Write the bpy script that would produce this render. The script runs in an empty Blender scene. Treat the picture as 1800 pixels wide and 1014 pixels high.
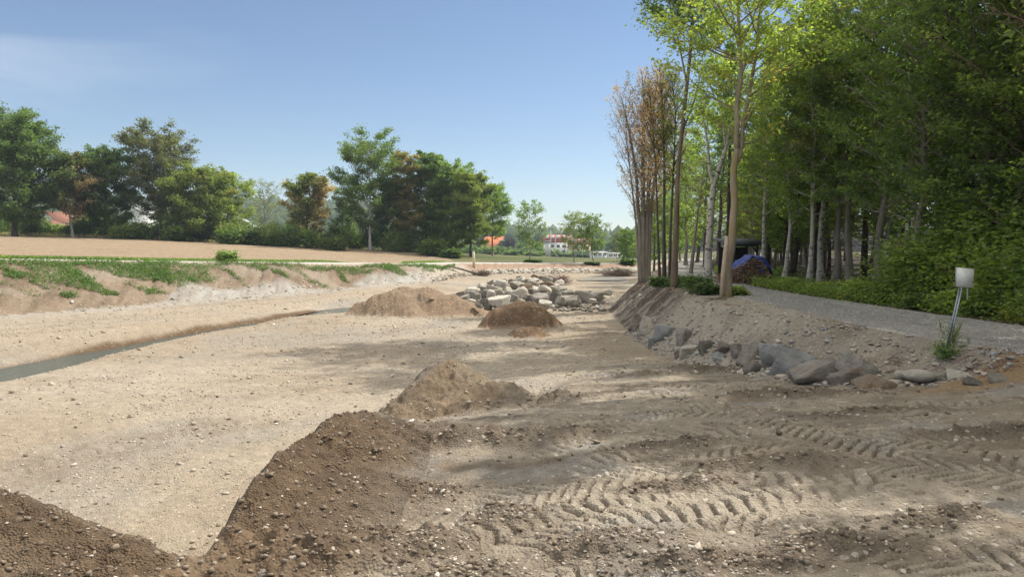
import bpy, math, random
import numpy as np
from mathutils import Vector, Matrix
from mathutils.geometry import delaunay_2d_cdt

S = bpy.context.scene
COL = S.collection
R = math.radians

# ------------------------------------------------------------------ camera, sky, sun, exposure
EYE = 3.2
F = 1300.0
PITCH = math.atan(77 / 1300.0)
cam = bpy.data.cameras.new('camera'); camo = bpy.data.objects.new('camera', cam); COL.objects.link(camo)
camo.location = (0, 0, EYE); camo.rotation_euler = (R(90) - PITCH, 0, 0)
cam.sensor_width = 36; cam.lens = 36 * F / 1800.0; cam.clip_start = 0.05; cam.clip_end = 8000
S.camera = camo

EL = 49
SUN_DIR = Vector((0.86, 0.51, 0)).normalized() * math.cos(R(EL)) + Vector((0, 0, math.sin(R(EL))))
world = bpy.data.worlds.new('World'); S.world = world; world.use_nodes = True
nt = world.node_tree; nt.nodes.clear()
sky = nt.nodes.new('ShaderNodeTexSky'); sky.sky_type = 'NISHITA'; sky.sun_disc = False
sky.sun_elevation = R(EL); sky.sun_rotation = math.atan2(SUN_DIR.x, SUN_DIR.y)
sky.air_density = 1.0; sky.dust_density = 0.12; sky.ozone_density = 1.6; sky.altitude = 400
bg = nt.nodes.new('ShaderNodeBackground'); bg.inputs[1].default_value = 0.078
wo = nt.nodes.new('ShaderNodeOutputWorld')
# thin bright cirrus veil added high overhead, above the view, to lift and warm the shade (only wisps of it come down to the height of the tree tops)
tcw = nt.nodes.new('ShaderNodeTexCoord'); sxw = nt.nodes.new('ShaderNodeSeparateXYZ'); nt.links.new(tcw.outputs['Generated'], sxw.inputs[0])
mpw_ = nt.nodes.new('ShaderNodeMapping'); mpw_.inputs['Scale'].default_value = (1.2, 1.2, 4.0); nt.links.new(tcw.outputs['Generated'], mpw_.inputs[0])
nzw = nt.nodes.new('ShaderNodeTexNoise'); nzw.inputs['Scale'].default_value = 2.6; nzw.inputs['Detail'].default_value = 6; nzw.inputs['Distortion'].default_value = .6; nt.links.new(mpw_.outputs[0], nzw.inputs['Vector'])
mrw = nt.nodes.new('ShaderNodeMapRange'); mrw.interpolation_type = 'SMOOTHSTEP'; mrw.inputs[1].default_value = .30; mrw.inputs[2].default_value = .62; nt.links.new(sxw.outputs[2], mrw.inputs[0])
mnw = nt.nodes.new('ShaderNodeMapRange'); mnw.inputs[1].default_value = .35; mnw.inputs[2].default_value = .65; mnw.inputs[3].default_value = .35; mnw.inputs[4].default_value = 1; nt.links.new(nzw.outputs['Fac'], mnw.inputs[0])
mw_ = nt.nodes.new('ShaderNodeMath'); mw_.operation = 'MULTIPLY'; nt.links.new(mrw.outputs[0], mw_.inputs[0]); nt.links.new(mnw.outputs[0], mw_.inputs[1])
tint_ = nt.nodes.new('ShaderNodeMix'); tint_.data_type = 'RGBA'; tint_.blend_type = 'MULTIPLY'; tint_.inputs[0].default_value = 1; nt.links.new(sky.outputs[0], tint_.inputs[6]); tint_.inputs[7].default_value = (.88, .93, 1.0, 1)
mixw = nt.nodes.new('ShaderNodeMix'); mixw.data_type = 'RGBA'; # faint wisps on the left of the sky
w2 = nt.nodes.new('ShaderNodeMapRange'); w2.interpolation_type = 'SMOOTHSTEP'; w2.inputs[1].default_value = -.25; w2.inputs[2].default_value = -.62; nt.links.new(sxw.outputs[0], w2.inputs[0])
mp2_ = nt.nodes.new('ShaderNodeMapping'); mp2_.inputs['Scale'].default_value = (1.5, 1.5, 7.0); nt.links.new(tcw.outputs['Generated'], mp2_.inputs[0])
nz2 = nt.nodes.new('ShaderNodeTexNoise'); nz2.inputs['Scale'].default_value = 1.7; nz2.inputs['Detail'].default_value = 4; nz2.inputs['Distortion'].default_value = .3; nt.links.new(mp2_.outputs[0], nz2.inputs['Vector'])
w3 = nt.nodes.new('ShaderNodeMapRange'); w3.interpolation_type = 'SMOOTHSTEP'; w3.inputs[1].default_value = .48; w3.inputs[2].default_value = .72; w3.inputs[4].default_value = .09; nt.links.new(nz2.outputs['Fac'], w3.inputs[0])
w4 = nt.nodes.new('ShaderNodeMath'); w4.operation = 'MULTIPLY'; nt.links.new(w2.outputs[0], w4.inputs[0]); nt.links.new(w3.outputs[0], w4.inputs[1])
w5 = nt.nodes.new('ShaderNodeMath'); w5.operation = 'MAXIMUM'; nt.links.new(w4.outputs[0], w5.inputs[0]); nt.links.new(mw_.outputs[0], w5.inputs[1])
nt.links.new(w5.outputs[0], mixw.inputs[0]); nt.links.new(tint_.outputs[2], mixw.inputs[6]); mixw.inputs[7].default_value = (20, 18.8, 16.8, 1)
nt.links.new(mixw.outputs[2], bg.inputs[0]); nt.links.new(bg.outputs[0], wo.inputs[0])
sl = bpy.data.lights.new('sun', 'SUN'); sl.energy = 4.2; sl.angle = R(0.55); sl.color = (1.0, 0.94, 0.85)
so = bpy.data.objects.new('sun', sl); COL.objects.link(so); so.rotation_euler = SUN_DIR.to_track_quat('Z', 'Y').to_euler()
so.location = (60, -6, 60)
S.view_settings.view_transform = 'Standard'; S.view_settings.look = 'None'
S.view_settings.exposure = 0.62; S.view_settings.gamma = 1
S.cycles.max_bounces = 6; S.cycles.transparent_max_bounces = 8; S.cycles.volume_bounces = 0
S.cycles.diffuse_bounces = 3; S.cycles.sample_clamp_indirect = 6

# ------------------------------------------------------------------ pixel -> world helpers (layout only)
cp, sp = math.cos(PITCH), math.sin(PITCH)
def ray(px, py):
    u = (px - 900) / F; v = (507 - py) / F
    d = np.array([u, cp + v * sp, v * cp - sp])
    return d / d[1]
def Q(px, py, Y):
    d = ray(px, py); return (d[0] * Y, Y, EYE + d[2] * Y)
def P(px, py, z):
    d = ray(px, py); Y = (z - EYE) / d[2]; return (d[0] * Y, Y, z)

# ------------------------------------------------------------------ noise
def _hash(ix, iy, seed):
    h = (ix.astype(np.int64) * 374761393 + iy.astype(np.int64) * 668265263 + seed * 974634777) & 0xFFFFFFFF
    h = ((h ^ (h >> 13)) * 1274126177) & 0xFFFFFFFF
    return ((h ^ (h >> 16)) & 0xFFFF) / 65535.0
def vn(x, y, seed=0):
    x0 = np.floor(x); y0 = np.floor(y); fx = x - x0; fy = y - y0
    fx = fx * fx * (3 - 2 * fx); fy = fy * fy * (3 - 2 * fy)
    a = _hash(x0, y0, seed); b = _hash(x0 + 1, y0, seed); c = _hash(x0, y0 + 1, seed); d = _hash(x0 + 1, y0 + 1, seed)
    return (a * (1 - fx) + b * fx) * (1 - fy) + (c * (1 - fx) + d * fx) * fy
def fbm(x, y, oct=4, seed=0, gain=.5):
    s = 0; a = 1; t = 0
    for o in range(oct):
        s = s + a * vn(x + o * 17.3, y + o * 9.1, seed + o); t += a; a *= gain
        x, y = (x * .8 - y * .6) * 2.03, (x * .6 + y * .8) * 2.03
    return s / t
def sstep(a, b, x):
    t = np.clip((x - a) / (b - a), 0, 1); return t * t * (3 - 2 * t)
def inpoly(px, py, poly):
    c = np.zeros(px.shape, bool); n = len(poly)
    for i in range(n):
        x1, y1 = poly[i][0], poly[i][1]; x2, y2 = poly[(i + 1) % n][0], poly[(i + 1) % n][1]
        if y1 == y2: continue
        cond = ((y1 > py) != (y2 > py)) & (px < (x2 - x1) * (py - y1) / (y2 - y1) + x1)
        c ^= cond
    return c
def dline(px, py, pts, z=False):
    """distance to a polyline; also the running length and the side"""
    best = np.full(px.shape, 1e9); s = np.zeros(px.shape); side = np.zeros(px.shape); acc = 0
    for a, b in zip(pts[:-1], pts[1:]):
        ax, ay = a[0], a[1]; dx = b[0] - ax; dy = b[1] - ay; L = math.hypot(dx, dy)
        t = np.clip(((px - ax) * dx + (py - ay) * dy) / (L * L), 0, 1)
        ex = px - ax - t * dx; ey = py - ay - t * dy; d = np.hypot(ex, ey)
        m = d < best
        best = np.where(m, d, best); s = np.where(m, acc + t * L, s)
        side = np.where(m, np.sign(dx * ey - dy * ex), side); acc += L
    return best, s, side

# ------------------------------------------------------------------ mesh helpers
def mk(name, V, F_, mat=None, parent=None, smooth=False, attrs=None, uv=None):
    V = np.asarray(V, np.float32).reshape(-1, 3)
    if isinstance(F_, np.ndarray): F_ = [F_]
    F_ = [np.asarray(f, np.int32) for f in F_ if len(f)]
    me = bpy.data.meshes.new(name)
    me.vertices.add(len(V)); me.vertices.foreach_set('co', V.ravel())
    nl = sum(f.size for f in F_); npoly = sum(len(f) for f in F_)
    me.loops.add(nl); me.polygons.add(npoly)
    me.loops.foreach_set('vertex_index', np.concatenate([f.ravel() for f in F_]))
    tot = np.concatenate([np.full(len(f), f.shape[1], np.int32) for f in F_])
    me.polygons.foreach_set('loop_start', np.concatenate([[0], np.cumsum(tot)[:-1]]).astype(np.int32))
    me.update(calc_edges=True)
    if smooth: me.polygons.foreach_set('use_smooth', np.ones(npoly, bool))
    if attrs:
        for k, v in attrs.items():
            v = np.asarray(v, np.float32)
            if v.ndim == 2:
                at = me.attributes.new(k, 'FLOAT_COLOR', 'POINT')
                if v.shape[1] == 3: v = np.concatenate([v, np.ones((len(v), 1), np.float32)], 1)
                at.data.foreach_set('color', v.ravel())
            else:
                at = me.attributes.new(k, 'FLOAT', 'POINT'); at.data.foreach_set('value', v)
    if mat: me.materials.append(mat)
    o = bpy.data.objects.new(name, me); COL.objects.link(o)
    if parent: o.parent = parent
    return o
def tag(o, label=None, cat=None, group=None, kind=None):
    if label: o['label'] = label
    if cat: o['category'] = cat
    if group: o['group'] = group
    if kind: o['kind'] = kind
    return o
def empty(name, loc, rz=0, label=None, cat=None, group=None):
    o = bpy.data.objects.new(name, None); COL.objects.link(o); o.location = loc; o.rotation_euler = (0, 0, rz)
    return tag(o, label, cat, group)
KIDS = {}
def copy_tree(o, parent=None):
    c = o.copy(); COL.objects.link(c); c.parent = parent
    for ch in list(o.children): copy_tree(ch, c)
    return c
class MB:
    def __init__(s): s.v = []; s.q = []; s.t = []; s.n = 0; s.a = []
    def add(s, V, Q_=None, T=None, a=None):
        V = np.asarray(V, float).reshape(-1, 3)
        if Q_ is not None and len(Q_): s.q.append(np.asarray(Q_, int) + s.n)
        if T is not None and len(T): s.t.append(np.asarray(T, int) + s.n)
        s.v.append(V); s.n += len(V)
        s.a.append(np.full(len(V), 0.5 if a is None else a))
    def box(s, c, sz, rz=0, M=None):
        x, y, z = [k / 2 for k in sz]
        V = np.array([[i * x, j * y, k * z] for i in (-1, 1) for j in (-1, 1) for k in (-1, 1)])
        if M is not None: V = V @ np.array(M.to_3x3()).T
        cr, sr = math.cos(rz), math.sin(rz)
        V = V @ np.array([[cr, sr, 0], [-sr, cr, 0], [0, 0, 1]]) + np.array(c)
        s.add(V, [[0, 1, 3, 2], [4, 6, 7, 5], [0, 4, 5, 1], [2, 3, 7, 6], [0, 2, 6, 4], [1, 5, 7, 3]])
    def tube(s, pts, rad, k=7, cap=True, a=None, rough=0, rng=None):
        pts = np.asarray(pts, float); n = len(pts); rad = np.broadcast_to(rad, (n,))
        T = np.gradient(pts, axis=0); T /= np.linalg.norm(T, axis=1)[:, None] + 1e-9
        ref = np.array([0, 0, 1.]) if abs(T[0][2]) < .9 else np.array([1., 0, 0])
        A = np.cross(T, ref); A /= np.linalg.norm(A, axis=1)[:, None] + 1e-9
        B = np.cross(T, A)
        ph = np.arange(k) * 2 * math.pi / k
        rr = rad[:, None] * np.ones(k)
        if rough and rng is not None: rr = rr * (1 + rough * (rng.random((n, k)) - .5))
        V = pts[:, None] + rr[..., None] * (np.cos(ph)[None, :, None] * A[:, None] + np.sin(ph)[None, :, None] * B[:, None])
        i = np.arange(n - 1)[:, None] * k; j = np.arange(k)[None]; j2 = (j + 1) % k
        Qd = np.stack([i + j, i + k + j, i + k + j2, i + j2], -1).reshape(-1, 4)
        V = V.reshape(-1, 3); Tr = []
        if cap:
            V = np.vstack([V, pts[-1], pts[0]]); m = n * k
            Tr = [[(n - 1) * k + q, m, (n - 1) * k + (q + 1) % k] for q in range(k)] + [[q, (q + 1) % k, m + 1] for q in range(k)]
        s.add(V, Qd, Tr, a)
    def build(s, name, mat, parent=None, smooth=False):
        fs = []
        if s.q: fs.append(np.concatenate(s.q))
        if s.t: fs.append(np.concatenate(s.t))
        return mk(name, np.concatenate(s.v), fs, mat, parent, smooth, {'tint': np.concatenate(s.a)})

# ------------------------------------------------------------------ materials
def newmat(name):
    m = bpy.data.materials.new(name); m.use_nodes = True; n = m.node_tree; n.nodes.clear()
    out = n.nodes.new('ShaderNodeOutputMaterial'); b = n.nodes.new('ShaderNodeBsdfPrincipled')
    n.links.new(b.outputs[0], out.inputs[0]); b.inputs['Roughness'].default_value = .9
    try: b.inputs['Specular IOR Level'].default_value = .25
    except Exception: pass
    return m, n, b, out
def nd(n, t, **k):
    x = n.nodes.new(t)
    for a, v in k.items():
        if a.startswith('i_'):
            key = a[2:]
            x.inputs[int(key) if key.isdigit() else key].default_value = v
        else: setattr(x, a, v)
    return x
def mixc(n, f, a, b, mode='MIX'):
    x = n.nodes.new('ShaderNodeMix'); x.data_type = 'RGBA'; x.blend_type = mode
    for s_, v in ((0, f), (6, a), (7, b)):
        if isinstance(v, bpy.types.NodeSocket): n.links.new(v, x.inputs[s_])
        else: x.inputs[s_].default_value = v if s_ == 0 else (v[0], v[1], v[2], 1)
    return x.outputs[2]
def ramp(n, fac, a, b, va=(0, 0, 0, 1), vb=(1, 1, 1, 1)):
    r = n.nodes.new('ShaderNodeValToRGB'); r.color_ramp.elements[0].position = a; r.color_ramp.elements[1].position = b
    r.color_ramp.elements[0].color = va; r.color_ramp.elements[1].color = vb; n.links.new(fac, r.inputs[0]); return r.outputs[0]
def texco(n, kind='Object'):
    t = n.nodes.new('ShaderNodeTexCoord'); return t.outputs[kind]
def noise(n, co, scale, detail=5, rough=.6, dim='3D'):
    x = n.nodes.new('ShaderNodeTexNoise'); x.inputs['Scale'].default_value = scale
    x.inputs['Detail'].default_value = detail; x.inputs['Roughness'].default_value = rough
    n.links.new(co, x.inputs['Vector']); return x.outputs['Fac']
def bump(n, b, h, dist, strength=1.0, prev=None):
    x = n.nodes.new('ShaderNodeBump'); x.inputs['Distance'].default_value = dist; x.inputs['Strength'].default_value = strength
    n.links.new(h, x.inputs['Height'])
    if prev is not None: n.links.new(prev, x.inputs['Normal'])
    n.links.new(x.outputs[0], b.inputs['Normal']); return x.outputs[0]

def ground_mat(name, peb=16.0, pebamt=.35, var=.35, bmp=.03, fine=60.0):
    """earth: colour from the soil attribute, broken up by grain, stones and crumbs"""
    m, n, b, out = newmat(name)
    at = nd(n, 'ShaderNodeAttribute', attribute_name='soil')
    co = texco(n)
    n1 = noise(n, co, 2.3, 6, .65); n2 = noise(n, co, fine, 3, .7); n3 = noise(n, co, 11, 5, .7)
    vo = nd(n, 'ShaderNodeTexVoronoi'); vo.inputs['Scale'].default_value = peb; n.links.new(co, vo.inputs['Vector'])
    vo.inputs['Randomness'].default_value = 1
    vo2 = nd(n, 'ShaderNodeTexVoronoi'); vo2.inputs['Scale'].default_value = peb * 3.1; n.links.new(co, vo2.inputs['Vector'])
    def mult(f, lo, hi): return ramp(n, f, .25, .75, (lo, lo, lo, 1), (hi, hi, hi, 1))
    c = mixc(n, 1.0, at.outputs[0], mult(n1, 1 - var * .6, 1 + var * .5), 'MULTIPLY')
    c = mixc(n, 1.0, c, mult(n3, 1 - var * .8, 1 + var * .6), 'MULTIPLY')
    c = mixc(n, 1.0, c, mult(n2, 1 - var * .7, 1 + var * .55), 'MULTIPLY')
    # scattered stones: only some cells are stones
    sep = nd(n, 'ShaderNodeSeparateColor'); n.links.new(vo.outputs['Color'], sep.inputs[0])
    pick = nd(n, 'ShaderNodeMath', operation='GREATER_THAN', i_1=1 - pebamt); n.links.new(sep.outputs[0], pick.inputs[0])
    near = nd(n, 'ShaderNodeMath', operation='LESS_THAN', i_1=.33); n.links.new(vo.outputs['Distance'], near.inputs[0])
    st = nd(n, 'ShaderNodeMath', operation='MULTIPLY'); n.links.new(pick.outputs[0], st.inputs[0]); n.links.new(near.outputs[0], st.inputs[1])
    stc = mixc(n, sep.outputs[1], (.36, .33, .28), (.55, .50, .43))
    fac = nd(n, 'ShaderNodeMath', operation='MULTIPLY', i_1=.55); n.links.new(st.outputs[0], fac.inputs[0])
    c = mixc(n, fac.outputs[0], c, stc)
    n.links.new(c, b.inputs['Base Color'])
    # height
    hs = nd(n, 'ShaderNodeMath', operation='MULTIPLY', i_1=.6); n.links.new(vo2.outputs['Distance'], hs.inputs[0])
    inv = nd(n, 'ShaderNodeMath', operation='SUBTRACT', i_0=.33); n.links.new(vo.outputs['Distance'], inv.inputs[1])
    mx = nd(n, 'ShaderNodeMath', operation='MULTIPLY'); n.links.new(inv.outputs[0], mx.inputs[0]); n.links.new(st.outputs[0], mx.inputs[1])
    s1 = nd(n, 'ShaderNodeMath', operation='MULTIPLY_ADD', i_1=2.0); n.links.new(mx.outputs[0], s1.inputs[0]); n.links.new(n3, s1.inputs[2])
    s2 = nd(n, 'ShaderNodeMath', operation='SUBTRACT'); n.links.new(s1.outputs[0], s2.inputs[0]); n.links.new(hs.outputs[0], s2.inputs[1])
    s3 = nd(n, 'ShaderNodeMath', operation='MULTIPLY_ADD', i_1=.25); n.links.new(n2, s3.inputs[0]); n.links.new(s2.outputs[0], s3.inputs[2])
    bump(n, b, s3.outputs[0], bmp)
    b.inputs['Roughness'].default_value = .95
    return m

def leaf_mat(name, cols, trans=.35, au=None, auf=0.0, scale=.35):
    if name not in ('leaves_weeds', 'leaves_copper'): cols = [tuple(min(.5, v * 1.6) for v in c_) for c_ in cols]; trans = min(.58, trans + .1)
    """cols: dark, mid, light; au: colour of the turned leaves, auf: their share"""
    m, n, b, out = newmat(name)
    at = nd(n, 'ShaderNodeAttribute', attribute_name='tint'); g = nd(n, 'ShaderNodeNewGeometry')
    oi = nd(n, 'ShaderNodeObjectInfo')
    co = texco(n)
    r = nd(n, 'ShaderNodeValToRGB'); e = r.color_ramp.elements
    e[0].position = .0; e[0].color = (*cols[0], 1); e[1].position = 1; e[1].color = (*cols[2], 1)
    k = e.new(.5); k.color = (*cols[1], 1)
    mx = nd(n, 'ShaderNodeMath', operation='MULTIPLY_ADD', i_1=.45); n.links.new(g.outputs['Random Per Island'], mx.inputs[0])
    sc = nd(n, 'ShaderNodeMath', operation='MULTIPLY', i_1=.55); n.links.new(at.outputs['Fac'], sc.inputs[0]); n.links.new(sc.outputs[0], mx.inputs[2])
    n.links.new(mx.outputs[0], r.inputs[0]); c = r.outputs[0]
    if au:
        ns = noise(n, co, scale, 2, .5)
        ad = nd(n, 'ShaderNodeMath', operation='MULTIPLY_ADD', i_1=.25); n.links.new(g.outputs['Random Per Island'], ad.inputs[0]); n.links.new(ns, ad.inputs[2])
        f = ramp(n, ad.outputs[0], .82 - auf * .4, .90 - auf * .4)
        c = mixc(n, f, c, au)
    hv = nd(n, 'ShaderNodeHueSaturation'); hv.inputs['Saturation'].default_value = .82; n.links.new(c, hv.inputs['Color'])
    vv = nd(n, 'ShaderNodeMapRange'); vv.inputs[3].default_value = .82; vv.inputs[4].default_value = 1.18; n.links.new(oi.outputs['Random'], vv.inputs[0]); n.links.new(vv.outputs[0], hv.inputs['Value'])
    n.links.new(hv.outputs[0], b.inputs['Base Color']); b.inputs['Roughness'].default_value = .6
    tr = nd(n, 'ShaderNodeBsdfTranslucent')
    tc = mixc(n, 1.0, hv.outputs[0], (1.5, 1.6, .6), 'MULTIPLY'); n.links.new(tc, tr.inputs[0])
    ms = nd(n, 'ShaderNodeMixShader'); ms.inputs[0].default_value = trans
    n.links.new(b.outputs[0], ms.inputs[1]); n.links.new(tr.outputs[0], ms.inputs[2]); n.links.new(ms.outputs[0], out.inputs[0])
    return m
def bark_mat(name, a, b_, marks=None, sc=6, stretch=.25, moss=None):
    m, n, b, out = newmat(name); co = texco(n)
    mp = nd(n, 'ShaderNodeMapping'); mp.inputs['Scale'].default_value = (1, 1, stretch); n.links.new(co, mp.inputs[0])
    f = noise(n, mp.outputs[0], sc, 6, .7)
    c = mixc(n, ramp(n, f, .35, .65), a, b_)
    if marks:
        mp2 = nd(n, 'ShaderNodeMapping'); mp2.inputs['Scale'].default_value = (1, 1, 2.2); n.links.new(co, mp2.inputs[0])
        c = mixc(n, ramp(n, noise(n, mp2.outputs[0], 5, 3, .6), .56, .62), c, marks)
    if moss:
        c = mixc(n, ramp(n, noise(n, co, 1.1, 3, .6), .45, .6), c, moss)
    n.links.new(c, b.inputs['Base Color']); bump(n, b, noise(n, mp.outputs[0], sc * 4, 5, .7), .02)
    return m
def plain_mat(name, col, rough=.7, var=.15, sc=8, metal=0, bmp=0):
    m, n, b, out = newmat(name); co = texco(n)
    f = noise(n, co, sc, 5, .6)
    c = mixc(n, 1.0, col, ramp(n, f, .3, .7, (1 - var,) * 3 + (1,), (1 + var,) * 3 + (1,)), 'MULTIPLY')
    n.links.new(c, b.inputs['Base Color']); b.inputs['Roughness'].default_value = rough; b.inputs['Metallic'].default_value = metal
    if bmp: bump(n, b, f, bmp)
    return m

def rock_mat(name, a, b_, stain=(.30, .22, .13), stf=.62, sc=3.0):
    m, n, b, out = newmat(name); co = texco(n); oi = nd(n, 'ShaderNodeObjectInfo')
    off = nd(n, 'ShaderNodeVectorMath', operation='ADD'); n.links.new(co, off.inputs[0])
    sc_ = nd(n, 'ShaderNodeMath', operation='MULTIPLY', i_1=50); n.links.new(oi.outputs['Random'], sc_.inputs[0]); n.links.new(sc_.outputs[0], off.inputs[1])
    v = off.outputs[0]
    c = mixc(n, ramp(n, noise(n, v, sc, 6, .65), .35, .65), a, b_)
    c = mixc(n, ramp(n, noise(n, v, sc * .8, 4, .6), stf, stf + .12), c, stain)
    c = mixc(n, 1.0, c, ramp(n, noise(n, v, sc * 12, 4, .7), .3, .7, (.78,) * 3 + (1,), (1.2,) * 3 + (1,)), 'MULTIPLY')
    mr = nd(n, 'ShaderNodeMapRange'); mr.inputs[3].default_value = .7; mr.inputs[4].default_value = 1.2; n.links.new(oi.outputs['Random'], mr.inputs[0])
    hv = nd(n, 'ShaderNodeHueSaturation'); n.links.new(c, hv.inputs['Color']); n.links.new(mr.outputs[0], hv.inputs['Value'])
    n.links.new(hv.outputs[0], b.inputs['Base Color'])
    mp = nd(n, 'ShaderNodeMapping'); mp.inputs['Scale'].default_value = (1, 1, 3.5); mp.inputs['Rotation'].default_value = (.4, .3, 0); n.links.new(v, mp.inputs[0])
    nb = bump(n, b, noise(n, mp.outputs[0], sc * 1.6, 7, .7), .10)
    bump(n, b, noise(n, v, sc * 14, 4, .7), .012, 1, nb)
    return m

# ------------------------------------------------------------------ terrain: break lines of the excavated river bed
def hlerp(l, Y):
    return l
bank_toe = [(-45, -25, .5), (-36, 0, .5), (-27, 18, .45), P(0, 557, .42), P(170, 545, .42), P(300, 533, .4), P(500, 517, .4), P(650, 503, .38), P(760, 494, .35), (-3.9, 71, .3), (0, 77, .25), (5, 81, .2), (10, 84, .2), (15, 87, .2), (21, 93, .3), (33, 108, .3)]
bank_top = [(-52, -25, 2.9), (-41, 2, 2.85), (-31, 22, 2.75), Q(0, 455, 33), Q(170, 457, 36.5), Q(300, 459, 40), Q(500, 461, 46.5), Q(650, 462, 54), Q(780, 463, 63.5), (-4.2, 77, 1.35), (0, 82, 1.2), (5, 86, 1.1), (10, 89, 1.0), (15, 92, .9), (20.5, 98, 1.0), (30, 114, 1.1)]
def offset(line, d):
    out = []
    for i, p in enumerate(line):
        a = line[max(0, i - 1)]; b = line[min(len(line) - 1, i + 1)]
        dx, dy = b[0] - a[0], b[1] - a[1]; L = math.hypot(dx, dy)
        out.append((p[0] - dy / L * d, p[1] + dx / L * d, p[2]))
    return out
track_out = offset(bank_top, 2.9)
verge_out = offset(bank_top, 4.6)
far_edge = [(-190, 20, 6.5), (-125, 78, 5.2), Q(0, 413, 93), Q(250, 420, 96), Q(500, 432, 97), Q(650, 438, 97), Q(760, 444, 97), Q(830, 449, 101), Q(950, 452.5, 125), Q(1100, 455, 140), (60, 160, 1.0)]
far_b = [(-300, 160, 7), (-120, 165, 5.6), (-50, 165, 4.2), (-15, 165, 1.4), Q(900, 450, 210), Q(1065, 458.5, 205), (80, 220, -1)]
far_c = [(-500, 400, 12), (-200, 380, 6), (-60, 380, .5), Q(870, 445.5, 325), (60, 340, -3), (260, 330, -1)]
w_far = [(-30, -10), (-22, 8)] + [P(x, y, -.28)[:2] for x, y in [(0, 649), (131, 623), (213, 610), (291, 594), (412, 573), (487, 564), (583, 543), (619, 540)]] + [(-6.2, 45), (-4.2, 52), (1.0, 59), (4.6, 64)]
w_near = [(-26, -10), (-19, 6)] + [P(x, y, -.28)[:2] for x, y in [(0, 676), (124, 647), (171, 631), (309, 598), (427, 578), (487, 562), (560, 556), (621, 551)]] + [(-5.2, 44), (-3.2, 51), (1.8, 57.5), (5.4, 62)]
w_far = [(*p, -.28) for p in w_far]; w_near = [(*p, -.28) for p in w_near]
w_mid = [((a[0] + b[0]) / 2, (a[1] + b[1]) / 2, -.62) for a, b in zip(w_far, w_near)]
shelf = [(-32, -10, .4), (-24.5, 9, .36), Q(0, 600, 22.7), Q(140, 590, 24.6), Q(300, 567, 28.6), Q(420, 557, 32.6), Q(520, 547, 37), (-9.9, 42.6, .03), (-8.1, 47, .2), (-5.9, 53.5, .15), (-.4, 61.5, .12)]
bed_lip = [(-24.5, -10, 0), (-17.6, 5.6, 0)] + [(p[0] + .9, p[1] - .7, 0.0) for p in w_near[2:]]
toe_r = [(4.95, 15.4, .5), (4.75, 18, .2), (4.5, 20.3, 0.02), (4.2, 24.5, 0), (4.3, 28.7, 0), (4.65, 36, .0), (5.9, 41, 0), (7.4, 48, 0), (10.8, 61, .0), (14.5, 75, .1), (18.5, 88, .15), (28, 104, .2)]
crest_r = [(6.4, 12.6, 1.38), (6.2, 16, 1.45), (5.95, 20, 1.5), (5.8, 24, 1.5), (5.85, 28, 1.5), (6.3, 33, 1.5), (6.85, 38, 1.5), (8.6, 46, 1.45), (12.2, 60, 1.4), (16.5, 76, 1.3), (20.5, 90, 1.25), (31, 104, 1.2)]
path_l = [(9.6, -25, 1.65), (8.9, 0, 1.63), (8.1, 6, 1.62), (7.45, 10.7, 1.6), (6.95, 15, 1.6), (6.85, 19, 1.6), (6.95, 24, 1.6), (7.3, 29, 1.6), (8.0, 37, 1.6), (9.6, 46, 1.6), (13.2, 60, 1.6), (17.6, 76, 1.6), (22, 92, 1.6), (36, 112, 1.6)]
path_r = [(12.4, -25, 1.65), (11.7, 0, 1.63), (10.9, 8, 1.6), (10.1, 14.6, 1.6), (9.7, 18, 1.6), (9.25, 23.5, 1.6), (9.25, 28, 1.6), (9.8, 33, 1.6), (11.0, 40, 1.6), (12.5, 46, 1.6), (16, 60, 1.6), (20.5, 76, 1.6), (25, 92, 1.6), (39, 112, 1.6)]
stone_row = [(4.95, 15.4, .5), (4.55, 14.6, .62), (4.75, 12.7, .84), (5.15, 11.4, .98), (5.9, 10.8, 1.1), (6.8, 10.6, 1.25), (7.4, 10.4, 1.4)]
edge_top = [(-12, 2, 1.9), (-4.6, 4.45, 1.82), (-3.3, 4.4, 1.79), (-2.75, 4.3, 1.66), (-2.2, 4.25, 1.45), (-1.84, 4.3, 1.3), (-1.83, 5.0, 1.5), (-1.85, 5.6, 1.56), (-1.8, 6.6, 1.5), (-1.87, 7.5, 1.45), (-1.80, 8.6, 1.27), (-1.9, 10.2, .78), (-1.5, 11.1, 1.08), (-1.2, 11.8, 1.33), (-.8, 11.9, 1.27), (-.2, 11.7, .98), (.5, 12, .68)]
edge_toe = [(-13, 5, 0), (-6, 6.4, 0), (-3.8, 6.6, 0), (-3.0, 6.9, 0), (-3.0, 7.6, 0), (-2.95, 8.5, 0), (-2.9, 9.6, 0), (-2.75, 11, 0.02), (-2.3, 12.6, .05), (-1.4, 13.4, .12), (-.4, 13.8, .3), (1.0, 15.5, .35)]
inner = [(-3, 3.2, 1.5), (-1.6, 3.4, 1.28), (-.95, 4.3, 1.24), (-.75, 5.5, 1.2), (-.8, 6.8, 1.17), (-.95, 7.8, 1.12), (-1.0, 9.0, .98), (-1.1, 10, .82), (-.5, 10.4, .82), (.3, 10.6, .84)]
heap_base = [(-25, -25)]
pts, edges = [], []
def addline(l, close=False):
    i0 = len(pts)
    pts.extend([tuple(map(float, p)) for p in l])
    edges.extend([(i0 + i, i0 + i + 1) for i in range(len(l) - 1)])
notch = [(-1.84, 4.3, 1.28), (-2.15, 5.0, .93), (-2.7, 6.0, .35), (-3.0, 6.9, 0)]
for l in (notch, bank_toe, bank_top, track_out, verge_out, far_edge, far_b, far_c, w_far, w_near, w_mid, shelf, bed_lip, toe_r[1:], crest_r, path_l, path_r, stone_row, edge_top, edge_toe, inner): addline(l)
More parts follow.
